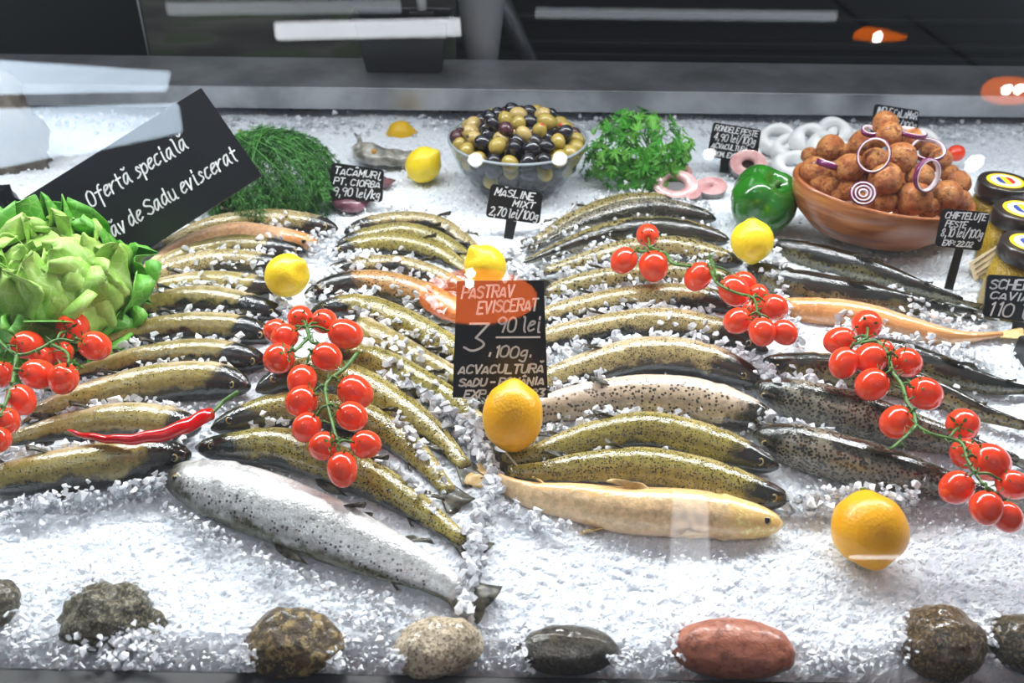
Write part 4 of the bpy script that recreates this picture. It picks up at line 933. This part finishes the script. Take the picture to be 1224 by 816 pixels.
def steak(px, py, z, R_, th, nrm, label, hole=(.3, .0), sq=.8):
    c = P(px, py, z); q = Vector(nrm).normalized().to_track_quat('Z', 'Y').to_matrix().to_4x4(); M_ = Matrix.Translation(c) @ q @ Matrix.Diagonal((1, sq, 1, 1)); t = thing('fish_steak', c, label, 'fish steak')
    V, Fc = lathe_vf([(R_ * .97, -th), (R_, -th * .7), (R_, th * .7), (R_ * .97, th)], 36); mk('skin', [M_ @ p for p in V], Fc, M_STSK, t)
    V, Fc = lathe_vf([(R_ * hole[0], th * .4), (R_ * hole[0] * 1.15, th * 1.02), (R_ * .6, th * 1.12), (R_ * .97, th)], 36); mk('flesh', [M_ @ p for p in V], Fc, M_STK, t)
    V, Fc = lathe_vf([(0, th * .45), (R_ * hole[0] * 1.05, th * .45)], 24); mk('cavity', [M_ @ p for p in V], Fc, M_HOLE, t)
steak(893, 198, .020, .030, .016, (-.1, -.75, .55), 'rolled pink fish steak with round hole beside the bell pepper', (.32, 0), .75)
steak(806, 224, .012, .036, .012, (-.1, -.6, .8), 'pink fish steak with a dark oval hole beside the parsley', (.42, 0), .7)
steak(848, 228, .008, .026, .012, (.1, -.4, .9), 'pale pink fish steak half in the ice behind the rear trout', (.12, 0), .7)
steak(812, 209, .012, .022, .010, (.3, -.2, .9), 'small pink steak touching the parsley', (.1, 0), .8)
steak(826, 234, .006, .018, .008, (-.3, -.3, .9), 'small pink steak sunk in the ice above the rearmost third-fan trout', (.1, 0), .8)
def lump(name, pts, rad, mat, label, cat, flat=.7):
    cc_ = catmull([P(*p) for p in pts], 22); V, Fc = tube_vf(cc_, rad, 18); cm = sum(V, Vector()) / len(V)
    for p in V: p += Vector((mnoise.noise(p * 60), mnoise.noise(p * 60 + Vector((9, 0, 0))), mnoise.noise(p * 60 + Vector((0, 9, 0))))) * .004; p.z = cm.z + (p.z - cm.z) * flat
    o = thing(name, cm, label, cat); mk('flesh', V, Fc, mat, o); return o, cm
mh = plain('head_skin', '#5b5a52', .2, coat=.5, hex2='#b9b6ac', scale=40); mpu = plain('offal_purple', '#5b3543', .2, coat=.5, hex2='#8d5f6b', scale=50)
o, cm = lump('cut_trout', [(428, 176, .018), (436, 180, .022), (450, 186, .022), (478, 190, .014), (488, 192, .01)], lambda s: .006 + .017 * math.sin(min(1, s * 1.4 + .1) * PI * .75), mh, 'grey trout head scrap lying left of the rear lemon', 'fish scrap')
e = P(447, 181, .04); V, Fc = sphere_vf(12, 8); mk('eye', [e + p * .0045 for p in V], Fc, plain('amber_eye', '#b98a3a', .1), o)
mk('jaw', *tube_vf(catmull([P(428, 180, .03), P(430, 168, .035), P(424, 160, .03)], 8), lambda s: .006 - .004 * s, 8), mh, o)
lump('fish_offal', [(398, 236, .010), (412, 243, .014), (430, 243, .012), (447, 238, .008)], lambda s: .004 + .012 * math.sin(s * PI), mpu, 'purple fish offal around the stake of the small left sign', 'fish scrap')
lump('fish_offal', [(448, 212, .006), (458, 218, .010), (470, 216, .006)], lambda s: .003 + .009 * math.sin(s * PI), mpu, 'small dark fish scrap right of the small left sign', 'fish scrap')
lump('loose_tail', [(612, 362, .03), (632, 348, .032), (655, 338, .026)], lambda s: .004 + .008 * math.sin(s * PI), plain('dark_fin_skin', '#2a2822', .2, coat=.5), 'dark loose trout tail right of the lemon behind the card', 'fish scrap', .5)

# ------------------------------------------------------------------ jars with tags at the right
M_JGL = bowl_glass(); M_HON = NT('golden_roe'); vv = M_HON.voro(420, M_HON.coord()); M_HON.set(Base_Color=M_HON.mix(M_HON.step(vv.outputs['Distance'], .1, .6), rgb('#e3bf45'), rgb('#b98f22')), Roughness=.2); M_HON.bump(vv.outputs['Distance'], .4, .002)
M_LID = plain('lid_brown', '#2b2422', .3, coat=.3); M_YEL = plain('emblem_yellow', '#f0d020', .5); M_CRM = plain('emblem_cream', '#efe9cf', .5); M_BLU = plain('flag_blue', '#2a3f8c', .5); M_RED = plain('flag_red', '#b3262e', .5)
def half_disc(c, r, x0, x1, z, m=14):
    V = []; xs = [x0 + (x1 - x0) * k / m for k in range(m + 1)]
    for x in xs: V.append(c + Vector((x * r, math.sqrt(max(0, 1 - x * x)) * r, z)))
    for x in reversed(xs): V.append(c + Vector((x * r, -math.sqrt(max(0, 1 - x * x)) * r, z)))
    return V, [tuple(range(len(V) - 1, -1, -1))]
for (px, py, wpx, zt_, lb) in ((1202, 216, 60, .095, 'rear jar of golden roe with dark lid, beside the wooden bowl'), (1224, 250, 66, .100, 'middle jar of golden roe cut by the right edge'), (1232, 290, 66, .092, 'front jar of golden roe above the 110 price sign')):
    c = P(px, py, zt_); R_ = wpx / ppm(c) / 2; b = Vector((c.x, c.y, zt_ - .098)); t = thing('roe_jar', b, lb, 'jar')
    mk('jar_glass', *lathe_vf([(0, 0), (R_ * .95, 0), (R_ * 1.03, .006), (R_ * 1.05, .05), (R_ * 1.0, .070), (R_ * .9, .078), (R_ * .9, .086)], 40, b), M_JGL, t)
    mk('roe', *lathe_vf([(0, .003), (R_ * .93, .003), (R_ * 1.0, .010), (R_ * 1.01, .05), (R_ * .93, .070), (0, .072)], 40, b), M_HON.m, t)
    l = mk('lid', *lathe_vf([(R_ * .97, .078), (R_, .079), (R_, .095), (R_ * .96, .098), (R_ * .9, .0975), (0, .0975)], 48, b), M_LID, t)
    cc_ = b
    mk('emblem_ring', *lathe_vf([(R_ * .70, .0978), (R_ * .70, .0983), (R_ * .56, .0985)], 40, b), M_YEL, l); mk('emblem_disc', *lathe_vf([(R_ * .58, .0984), (0, .0984)], 40, b), M_CRM, l)
    for (x0, x1, m_) in ((-.9, -.3, M_BLU), (-.3, .3, M_YEL), (.3, .9, M_RED)): v, f = half_disc(b, R_ * .36, x0, x1, .0988); mk('flag_stripe', v, [f[0]], m_, l, False)
M_TAG = plain('tag_paper', '#e2d3b0', .7)
def scrib(n, seed):
    r = random.Random(seed); return ''.join(r.choice('aceimnorsu') for _ in range(n))
card('paper_tag', [(1171, 229), (1184, 236), (1168, 251), (1157, 248)], (1168, 262), [], 'small cream paper tag on the rear jar beside the wooden bowl', 'tag', lean=30, bz=.02, mat=M_TAG, th=.0008)
tg = card('paper_tag', [(1194, 292), (1205, 306), (1165, 336), (1158, 314)], (1178, 345), [], 'long cream paper tag with small print hanging from the front jar', 'tag', lean=30, bz=.02, mat=M_TAG, th=.0008)
n = Vector((0, -math.cos(math.radians(30)), math.sin(math.radians(30)))); p0 = P(1178, 345, .02)
def hitp(px, py):
    d = ray(px, py); o_ = Vector((0, 0, HC)); return o_ + d * ((p0 - o_).dot(n) / d.dot(n)) + n * .0004
V = []; Fc = []
for k, (a, b) in enumerate((((1164, 315), (1190, 297)), ((1165, 321), (1193, 302)), ((1167, 327), (1184, 316)), ((1169, 331), (1180, 324)))):
    qa_, qb_ = hitp(*a), hitp(*b); L_ = (qb_ - qa_); dn_ = n.cross(L_.normalized())
    write(scrib(14 - k * 2, k), lambda u, v: qa_ + L_ * u - dn_ * v * .006 * -1, n, 0, 1, 0, 0, -.35 if False else .35, .0004, V, Fc)
mk('print', V, Fc, M_BLACKP, tg, False)
o = mk('black_box', *box_vf(P(1246, 428, .010), .045, .045, .035), M_BLACKP, None, False); bevel(o, .004); tag(o, 'black box corner at the right edge between two trout tails', 'box')

# ------------------------------------------------------------------ lettuce, parsley, dill
def leaf_mat(name, a, b, vein):
    t = NT(name); tc = t.n('TexCoord'); sep = t.n('SeparateXYZ'); t.l(tc.outputs['UV'], sep.inputs[0]); u, v = sep.outputs[0], sep.outputs[1]
    co = t.coord(); n = t.noise(30, co, 3); ve = t.n('TexVoronoi', feature='DISTANCE_TO_EDGE'); ve.inputs['Scale'].default_value = 85; t.l(co, ve.inputs['Vector'])
    c = t.mix(t.step(n, .3, .7), rgb(a), rgb(b)); mid = t.math('ABSOLUTE', t.math('SUBTRACT', v, .5))
    c = t.mix(t.math('MULTIPLY', t.step(ve.outputs['Distance'], .08, .0), .22), c, rgb(vein))
    c = t.mix(t.math('MULTIPLY', t.step(mid, .06, .01), t.step(u, 1.0, .2)), c, rgb(vein)); c = t.mix(t.math('MULTIPLY', t.step(u, .75, .2), .75), c, rgb(vein))
    t.set(Base_Color=c, Roughness=.48); t.bump(ve.outputs['Distance'], .3, .002); return sss(t.m, .1, .004, (.6, 1, .2))
LM = [leaf_mat('lettuce_outer', '#5fa832', '#4a9428', '#c6dc8c'), leaf_mat('lettuce_inner', '#a9cc68', '#8aba49', '#dfeab8')]
lc = P(66, 350, .052); let = thing('lettuce', (lc.x, lc.y, 0), 'round green lettuce head in front of the slanted sign', 'lettuce')
def lettuce_leaf(R_, phi, wid, amax, flare, ruf, m, seed):
    V = []; Fc = []; UV = []; nu, nv = 30, 32
    ax = Vector((.10, -.30, 1)).normalized().to_track_quat('Z', 'Y')
    for i in range(nu):
        s = i / (nu - 1); al = math.radians(12 + (amax - 12) * s); wd = wid * math.sin(PI * min(.5 + s * .0, .5)) * (0.25 + .75 * math.sin(min(1, s * 1.25) * PI / 2)) * (1 if s < .86 else math.sqrt(max(.12, 1 - ((s - .86) / .15) ** 2)))
        for j in range(nv):
            v = j / (nv - 1) * 2 - 1; az = phi + v * wd / max(.35, math.sin(al))
            edge = max(abs(v) ** 3, s ** 5)
            rr_ = R_ * (1 + flare * s ** 3 + .05 * mnoise.noise(Vector((s * 3, v * 2, seed)))) + ruf * edge * (math.sin(v * 7 + seed + s * 5) + .35 * math.sin(v * 15 + s * 9 + seed * 2)) + .009 * mnoise.noise(Vector((s * 3.5, v * 3, seed))) + .0055 * abs(mnoise.noise(Vector((s * 8, v * 7, seed))))  + .003 * mnoise.noise(Vector((s * 16, v * 13, seed)))
            d = Vector((math.sin(al) * math.cos(az), math.sin(al) * math.sin(az), -math.cos(al)))
            V.append(lc + ax @ (d * rr_) + UPZ * ruf * .5 * edge * math.sin(v * 13 + seed)); UV.append((s, j / (nv - 1)))
    for i in range(nu - 1):
        for j in range(nv - 1): a = i * nv + j; Fc.append((a, a + 1, a + nv + 1, a + nv))
    for p in V:
        if p.z < .004: p.z = .004 + (p.z - .004) * .1
    o = mk('leaf', V, Fc, m, let, True, UV); md = o.modifiers.new('solid', 'SOLIDIFY'); md.thickness = .0008; return o
for i in range(8): lettuce_leaf(.076 + .006 * rnd.random(), i * 2 * PI / 8 + rnd.uniform(-.2, .5), .72, rnd.uniform(84, 112), rnd.uniform(.15, .34), .014, LM[0], i * 1.7)
for i in range(7): lettuce_leaf(.072 + .008 * rnd.random(), i * 2 * PI / 7 + rnd.uniform(-.3, .5), .80, rnd.uniform(110, 140), rnd.uniform(.06, .2), .013, LM[0 if i % 3 else 1], 20 + i * 1.3)
for i in range(6): lettuce_leaf(.066 + .006 * rnd.random(), i * 2 * PI / 6 + rnd.uniform(-.3, .5), 1.0, rnd.uniform(130, 165), rnd.uniform(.0, .12), .011, LM[1], 40 + i * 2.1)
for i in range(3): lettuce_leaf(.062, i * 2 * PI / 3 + .9, 1.0, 172, 0, .006, LM[1], 60 + i * 1.1)

mpar = [plain('parsley_leaf', '#4fa235', .4, hex2='#3a8a28', scale=50), plain('parsley_leaf_pale', '#79bd4e', .4, hex2='#5aa53a', scale=50)]
for m_ in mpar: sss(m_, .08, .002, (.5, 1, .2))
def parsley_leaf(seed):
    r = random.Random(seed); V = [Vector((0, 0, 0))]; out = []
    for lobe, (a0, L_) in enumerate(((-1.05, .72), (-.5, .8), (0, 1.05), (.5, .8), (1.05, .72))):
        for (da, f) in ((-.30, .42), (-.20, .72), (-.12, .66), (-.07, .94), (0, 1.0), (.07, .92), (.12, .68), (.20, .74)):
            a = a0 + da * .9; out.append(Vector((math.sin(a), math.cos(a), 0)) * L_ * f * r.uniform(.92, 1.08))
    out.sort(key=lambda p: math.atan2(p.x, p.y))
    V += [Vector((p.x, p.y, .22 * abs(p.x) - .25 * p.y * p.y + r.uniform(-.05, .05))) for p in out]
    Fc = [(0, i + 1, i) for i in range(1, len(V) - 1)]
    return mesh('parsley_leaf', V, Fc, mpar[seed % 2], False)
PL = [parsley_leaf(s) for s in range(8)]
pc = P(762, 184, .040); par = thing('parsley_bunch', (pc.x, pc.y, 0), 'fresh green flat-leaf parsley bunch right of the olive bowl', 'parsley')
kx = 64 / ppm(pc); Vst = []; Fst = []
for i in range(290):
    a = rnd.uniform(0, 2 * PI); zz = rnd.uniform(-.45, 1); rr_ = math.sqrt(max(0, 1 - zz * zz)); s = rnd.uniform(.72, 1.05)
    d = Vector((rr_ * math.cos(a), rr_ * math.sin(a), zz))
    if d.y > .35 and zz < .5: d.y *= -1
    p = Vector((d.x * kx, d.y * .075, max(-.03, d.z * .062))) * s
    nrm = (d + Vector((rnd.uniform(-.7, .7), rnd.uniform(-.9, .3), rnd.uniform(-.3, .8)))).normalized()
    q = axis_mw(p, nrm, rnd.uniform(.015, .023), rnd.uniform(0, 6))
    put('leaf', PL[i % 8], par, Matrix.Translation(pc - ORG[par.name]) @ q)
    if i % 3 == 0:
        v, f = tube_vf(catmull([pc + p, pc + p * .6 + Vector((.0, 0, -.004)), pc + p * .2 + Vector((kx * .3, .01, -.02))], 6), .0010, 5); add(Vst, Fst, v, f)
mk('stems', Vst, Fst, plain('parsley_stem', '#6fae48', .4), par)['kind'] = 'stuff'

dc = P(327, 216, .034); dill = thing('dill_bunch', (dc.x, dc.y, 0), 'feathery dark green dill bunch hanging over the rear left trout', 'dill')
DI = [0]; DV = [([], []), ([], []), ([], [])]; V2 = []; F2 = []
def needle(p, d, L_, wd):
    V, Fc = DV[DI[0]]
    s = d.cross(Vector((rnd.uniform(-1, 1), rnd.uniform(-1, 1), rnd.uniform(-1, 1)))).normalized() * wd; n0 = len(V)
    b = p + d * L_ * .55 + UPZ * rnd.uniform(-.001, .001); e = p + d * L_ + UPZ * rnd.uniform(-.003, .001)
    V.extend([p - s, p + s, b - s * .8, b + s * .8, e]); Fc.extend([(n0, n0 + 1, n0 + 3, n0 + 2), (n0 + 2, n0 + 3, n0 + 4)])
def surf(dx, dy, dz, s): return dc + Vector((dx * .086, dy * .088, dz * .066)) * s
for i in range(250):
    a0 = rnd.uniform(-.9, .9); st_ = Vector((-.45 + rnd.uniform(-.35, .5), rnd.uniform(-.1, .6), 1)).normalized()
    az = round(rnd.uniform(-3.1, .45) * 4.5) / 4.5 + rnd.gauss(0, .07) if i % 4 else rnd.uniform(0, 6.28); DI[0] = i % 3
    en = Vector((math.cos(az), math.sin(az), rnd.uniform(-.5, .25))).normalized(); s0 = rnd.uniform(.66, 1.06)
    cl = mnoise.noise(Vector((az * 2.2, 3.1, 0))); s0 *= 1 + .34 * cl; reach = rnd.uniform(.75, 1.12) * (1 + .30 * max(0, math.cos(az + 1.35)) ** 6 + .45 * max(0, math.cos(az + 2.75)) ** 14 + .28 * cl); pts = []
    for k in range(12):
        t_ = k / 11 * reach; d = (st_ * (1 - t_) + en * t_).normalized() if (st_ * (1 - t_) + en * t_).length > .1 else en
        pts.append(surf(d.x, d.y, d.z, s0 * (1 + .10 * t_ * t_)) + Vector((mnoise.noise(Vector((i, k * .4, 0))), mnoise.noise(Vector((i, k * .4, 5))), 0)) * .006)
    for p in pts: p.z = max(p.z, .012)
    v, f = tube_vf(pts, lambda s: .0011 - .0007 * s, 4, False); add(V2, F2, v, f)
    for k in range(2, 12):
        T = (pts[min(11, k + 1)] - pts[k - 1]).normalized(); out_ = (pts[k] - dc).normalized()
        for sgn in (-1, 1):
            sd = T.cross(out_).normalized() * sgn; L_ = .016 * (1 - .45 * k / 11)
            bd = (sd * .8 + T * .9 + out_ * rnd.uniform(-.1, .35)).normalized(); needle(pts[k], bd, L_, .0005)
            for q in range(1, 6):
                p = pts[k] + bd * L_ * q / 6
                for s2 in (-1, 1):
                    nd = (bd * .9 + s2 * T.cross(out_) * .5 + T * s2 * .6 + out_ * rnd.uniform(-.2, .5)).normalized(); needle(p, nd, rnd.uniform(.004, .008), .00042)
md = plain('dill_green', '#33772e', .45, hex2='#5a9c48', scale=40)
for k, m_ in enumerate((md, plain('dill_green_dark', '#1d5220', .45), plain('dill_green_light', '#5f9f4c', .45, hex2='#3f7f38', scale=40))):
    o = mk('fronds', DV[k][0], DV[k][1], m_, dill, False); o['kind'] = 'stuff'
o = mk('frond_stems', V2, F2, plain('dill_stem', '#3c7a2c', .45), dill); o['kind'] = 'stuff'
for k in range(7):
    a = P(286 + k * 2.5, 156 + k * 1.2, .075 + .002 * (k % 3)); b = P(318 + k * 3, 176 + k * 1.5, .078)
    mk('stalk', *tube_vf(catmull([a, (a + b) / 2 + UPZ * .003, b], 8), .0024, 8), plain('dill_stalk', '#a7c057', .4) if k == 0 else bpy.data.materials['dill_stalk'], dill)

# ------------------------------------------------------------------ river stones
def stone_mat(name, a, b, c_, rough=.45, sc=30, bs=.5):
    t = NT(name); co = t.coord(); n = t.noise(sc * 2, co, 6, .7); n2 = t.noise(sc * 9, co, 5, .7); n3 = t.noise(sc * 1.0, co, 3)
    c = t.mix(t.step(n, .35, .65), rgb(a), rgb(b)); c = t.mix(t.step(n2, .50, .58), c, rgb(c_)); c = t.mix(t.math('MULTIPLY', t.step(n3, .5, .7), .5), c, rgb(c_))
    t.set(Base_Color=c, Roughness=rough); t.b.inputs['Coat Weight'].default_value = .35; t.bump(t.math('ADD', n2, n), bs * 1.3, .006); return t.m
def stone(px, py, wpx, hpx, mat, label, seed, amp=.18, dz=0.0, rot=0, freq=4):
    z = .012 + dz; c = P(px, py, z); k = 1 / ppm(c)
    o = blob('river_stone', c, wpx * k / 2, hpx * k / 2 * .95, hpx * k / 2 * .85, mat, amp, freq, seed, None, 48, 34, Matrix.Rotation(math.radians(rot), 3, 'Z')); return tag(o, label, 'stone')
stone(-6, 722, 52, 62, stone_mat('stone_mossy', '#4d4635', '#2a2720', '#7d755c'), 'dark mottled stone cut by the left edge', 1)
stone(134, 738, 118, 84, stone_mat('stone_moss_dark', '#45412f', '#1d1d17', '#958d70', .4, 40), 'dark mossy stone half covered by ice, second stone from the left', 12, .28, -.004, -12, 6)
stone(352, 768, 116, 86, stone_mat('stone_brown', '#332a1c', '#5b4a2c', '#a38c58', .35, 18), 'wet brown stone with ochre corner below the silver trout', 23, .15, 0, -8)
stone(525, 773, 108, 78, stone_mat('stone_beige', '#ecdcc0', '#d6c2a2', '#84765c', .5, 40), 'pale beige speckled stone in the front row', 34, .12, 0, 12)
stone(680, 776, 122, 62, stone_mat('stone_grey', '#3c382e', '#625a4a', '#211f1a', .3, 40, .5), 'flat dark grey oblong stone in the front row', 45, .10)
stone(876, 774, 146, 78, stone_mat('stone_red', '#a5614a', '#b97459', '#8f5340', .35, 14, .25), 'reddish-brown pointed smooth stone in the front row', 50, .10, 0, -4)
stone(1125, 766, 94, 96, stone_mat('stone_rough', '#6f5636', '#1f1a14', '#b09468', .3, 44, .8), 'rough brown and black stone right of the reddish one', 67, .16)
stone(1222, 768, 72, 78, stone_mat('stone_rough_dark', '#4a4234', '#25221b', '#8b7a55', .35, 40, .7), 'dark rough stone cut by the right edge', 78, .16)

# ------------------------------------------------------------------ loose ice: chips heaped between the fish and over the bed
dgv = []; dgf = []
for b_ in FISHES:
    me = b_.data; org = ORG[b_.name]; n0 = len(dgv); dgv += [v.co + org for v in me.vertices]; dgf += [tuple(i + n0 for i in p.vertices) for p in me.polygons]
TREE = BVHTree.FromPolygons(dgv, dgf)
def top(x, y):
    h = TREE.ray_cast(Vector((x, y, .3)), Vector((0, 0, -1)))
    if not h[0]: return .004
    if h[0].z > .012 and abs(h[1].z) > .62 and rnd.random() < .88: return None
    return max(0.003, h[0].z)
CH = {0: ([], []), 1: ([], [])}
HULLS = []
for k in range(28):
    bm = bmesh.new(); m = rnd.choice((7, 8, 9, 10))
    for _ in range(m):
        p = Vector((rnd.gauss(0, 1), rnd.gauss(0, 1), rnd.gauss(0, 1))).normalized(); bm.verts.new((p.x * .5, p.y * .42, p.z * .34))
    r_ = bmesh.ops.convex_hull(bm, input=bm.verts); bm.verts.index_update()
    HULLS.append(([v.co.copy() for v in bm.verts], [tuple(v.index for v in f.verts) for f in bm.faces])); bm.free()
def chip(x, y, z, s, kind):
    V, Fc = CH[kind]; q = Matrix.Rotation(rnd.uniform(0, 6.3), 3, 'Z') @ Matrix.Rotation(rnd.uniform(0, 6.3), 3, 'X'); hv, hf = HULLS[rnd.randrange(28)]; c = Vector((x, y, z))
    s *= 1.15; add(V, Fc, [c + q @ (p * s) for p in hv], hf)
def gap(pts, wpx, count, s=.008, heap=.006, zmin=0.0):
    pts = [Vector((x, y, 0)) for x, y in pts]; C = catmull(pts, 60)
    for _ in range(count):
        p = C[rnd.randrange(60)]; px = p.x + rnd.gauss(0, 4); py = p.y + rnd.gauss(0, wpx / 2.2); w_ = P(px, py, .02); z = top(w_.x, w_.y); z = None if z is None else max(z, rnd.uniform(.0, .022)); r = s * rnd.uniform(.6, 1.4)
        if z is None: continue
        chip(w_.x, w_.y, z + rnd.uniform(-.1, 1) * heap, r, 0 if rnd.random() < .7 else 1)
for pts, wpx, cnt, s in (
  ([(640, 300), (700, 274), (770, 262), (850, 268)], 5, 60, .007), ([(640, 318), (690, 300), (740, 285), (800, 284)], 6, 90, .008), ([(640, 338), (700, 318), (750, 308), (860, 312)], 8, 150, .009),
  ([(652, 362), (700, 350), (760, 342), (860, 344)], 8, 190, .009), ([(652, 388), (710, 376), (760, 371), (850, 372)], 8, 210, .009), ([(652, 425), (700, 412), (745, 404), (840, 402)], 9, 150, .010), ([(820, 408), (850, 406), (885, 432)], 7, 50, .009),
  ([(650, 466), (690, 458), (730, 452)], 8, 60, .009), ([(645, 508), (690, 500), (760, 496), (830, 498)], 7, 90, .008), ([(640, 552), (700, 540), (800, 548)], 4, 30, .006),
  ([(402, 308), (440, 300), (500, 306)], 5, 60, .008), ([(396, 328), (440, 318), (505, 330), (560, 345)], 7, 110, .009), ([(385, 372), (430, 350), (480, 352), (540, 372)], 8, 110, .009), ([(400, 395), (440, 378), (500, 402), (545, 424)], 8, 120, .009),
  ([(420, 410), (470, 420), (520, 440), (550, 452)], 8, 110, .010), ([(455, 440), (500, 470), (545, 500), (575, 530)], 16, 260, .010), ([(470, 500), (500, 535), (535, 580)], 10, 120, .009), ([(300, 500), (350, 510), (400, 520)], 5, 40, .008),
  ([(440, 540), (480, 570), (520, 610)], 8, 90, .009), ([(185, 345), (240, 322), (330, 318)], 5, 70, .008), ([(160, 362), (220, 345), (300, 344)], 6, 90, .009), ([(150, 390), (220, 374), (310, 376)], 6, 70, .009), ([(140, 415), (200, 404), (290, 408)], 5, 60, .009),
  ([(215, 305), (280, 302), (350, 305)], 4, 60, .008), ([(90, 470), (160, 445), (280, 440)], 4, 40, .008), ([(10, 510), (80, 492), (230, 486)], 5, 70, .009), ([(0, 540), (100, 533), (220, 522)], 5, 70, .009), ([(40, 470), (100, 455), (135, 445)], 8, 40, .009),
  ([(560, 470), (568, 510), (590, 560)], 18, 160, .010), ([(590, 566), (575, 620), (560, 690), (555, 730)], 22, 420, .010), ([(592, 588), (630, 612), (680, 630)], 5, 50, .008), ([(610, 350), (620, 370), (650, 350)], 12, 90, .010), ([(605, 300), (620, 318), (640, 330)], 14, 150, .010),
  ([(310, 280), (390, 285), (400, 330), (370, 345)], 20, 220, .009), ([(330, 360), (345, 372)], 14, 50, .009), ([(880, 420), (910, 440), (925, 460)], 14, 110, .010), ([(940, 452), (980, 462), (1010, 470)], 10, 110, .009), ([(930, 300), (940, 380), (960, 400)], 16, 160, .009),
  ([(1000, 385), (1080, 410), (1180, 432)], 16, 330, .009), ([(905, 500), (960, 512), (1000, 520)], 7, 70, .009), ([(1060, 350), (1130, 380), (1180, 385)], 9, 110, .008), ([(870, 280), (890, 310), (930, 330)], 8, 70, .008), ([(400, 280), (470, 252), (560, 270)], 10, 120, .008),
  ([(620, 300), (680, 255), (740, 232), (850, 245)], 8, 160, .008), ([(940, 600), (1000, 590), (1100, 590)], 12, 200, .008), ([(200, 606), (280, 652), (400, 702), (520, 738)], 8, 160, .006), ([(0, 600), (100, 588), (200, 572)], 8, 160, .007)):
    gap(pts, wpx, int(cnt * 1.25), s)
front_l = P(0, 797, 0); front_r = P(1224, 819, 0)
for _ in range(14000):                                                    # loose grains over the open ice
    px = rnd.uniform(-60, 1290); py = 150 + 650 * rnd.random() ** .9; w_ = P(px, py, .004)
    h = TREE.ray_cast(Vector((w_.x, w_.y, .3)), Vector((0, 0, -1)))
    if h[0]: continue
    chip(w_.x, w_.y, .003 + rnd.uniform(-.001, .004), rnd.uniform(.0018, .0042) * (1.35 if py < 560 else 1), 0 if rnd.random() < .1 else 1)
for cx_, cy_, cnt, wx in ((134, 780, 90, 60), (110, 700, 60, 50), (300, 790, 110, 25), (480, 800, 90, 22), (440, 745, 60, 25), (625, 780, 80, 14), (805, 770, 110, 12), (1078, 760, 90, 12), (1180, 760, 80, 12), (740, 800, 50, 20), (1000, 800, 90, 30), (30, 760, 80, 20), (160, 765, 140, 30), (400, 795, 50, 20)):
    for _ in range(cnt):                                                 # slush pushed up against the stones
        w_ = P(cx_ + rnd.gauss(0, wx * .6), min(796, cy_ + rnd.gauss(0, 14)), .01); chip(w_.x, w_.y, rnd.uniform(.004, .022), rnd.uniform(.003, .008), 1)
for _ in range(1500):                                                    # a ragged heap along the rear edge
    x = rnd.uniform(-1.25, 1.3); y = 1.47 + rnd.gauss(0, .02); chip(x, y, .006 + abs(rnd.gauss(0, .006)), rnd.uniform(.006, .013), 0 if rnd.random() < .7 else 1)
for k, (nm, m_, lb) in enumerate((('clear_ice_chips', M_CHIP, 'clear broken ice chips heaped between the fish'), ('frosted_ice_chips', M_CHIPW, 'frosted white ice grains scattered over the ice bed'))):
    V, Fc = CH[k]; o = mk(nm, V, Fc, m_, None, False); tag(o, lb, 'ice', kind='stuff')
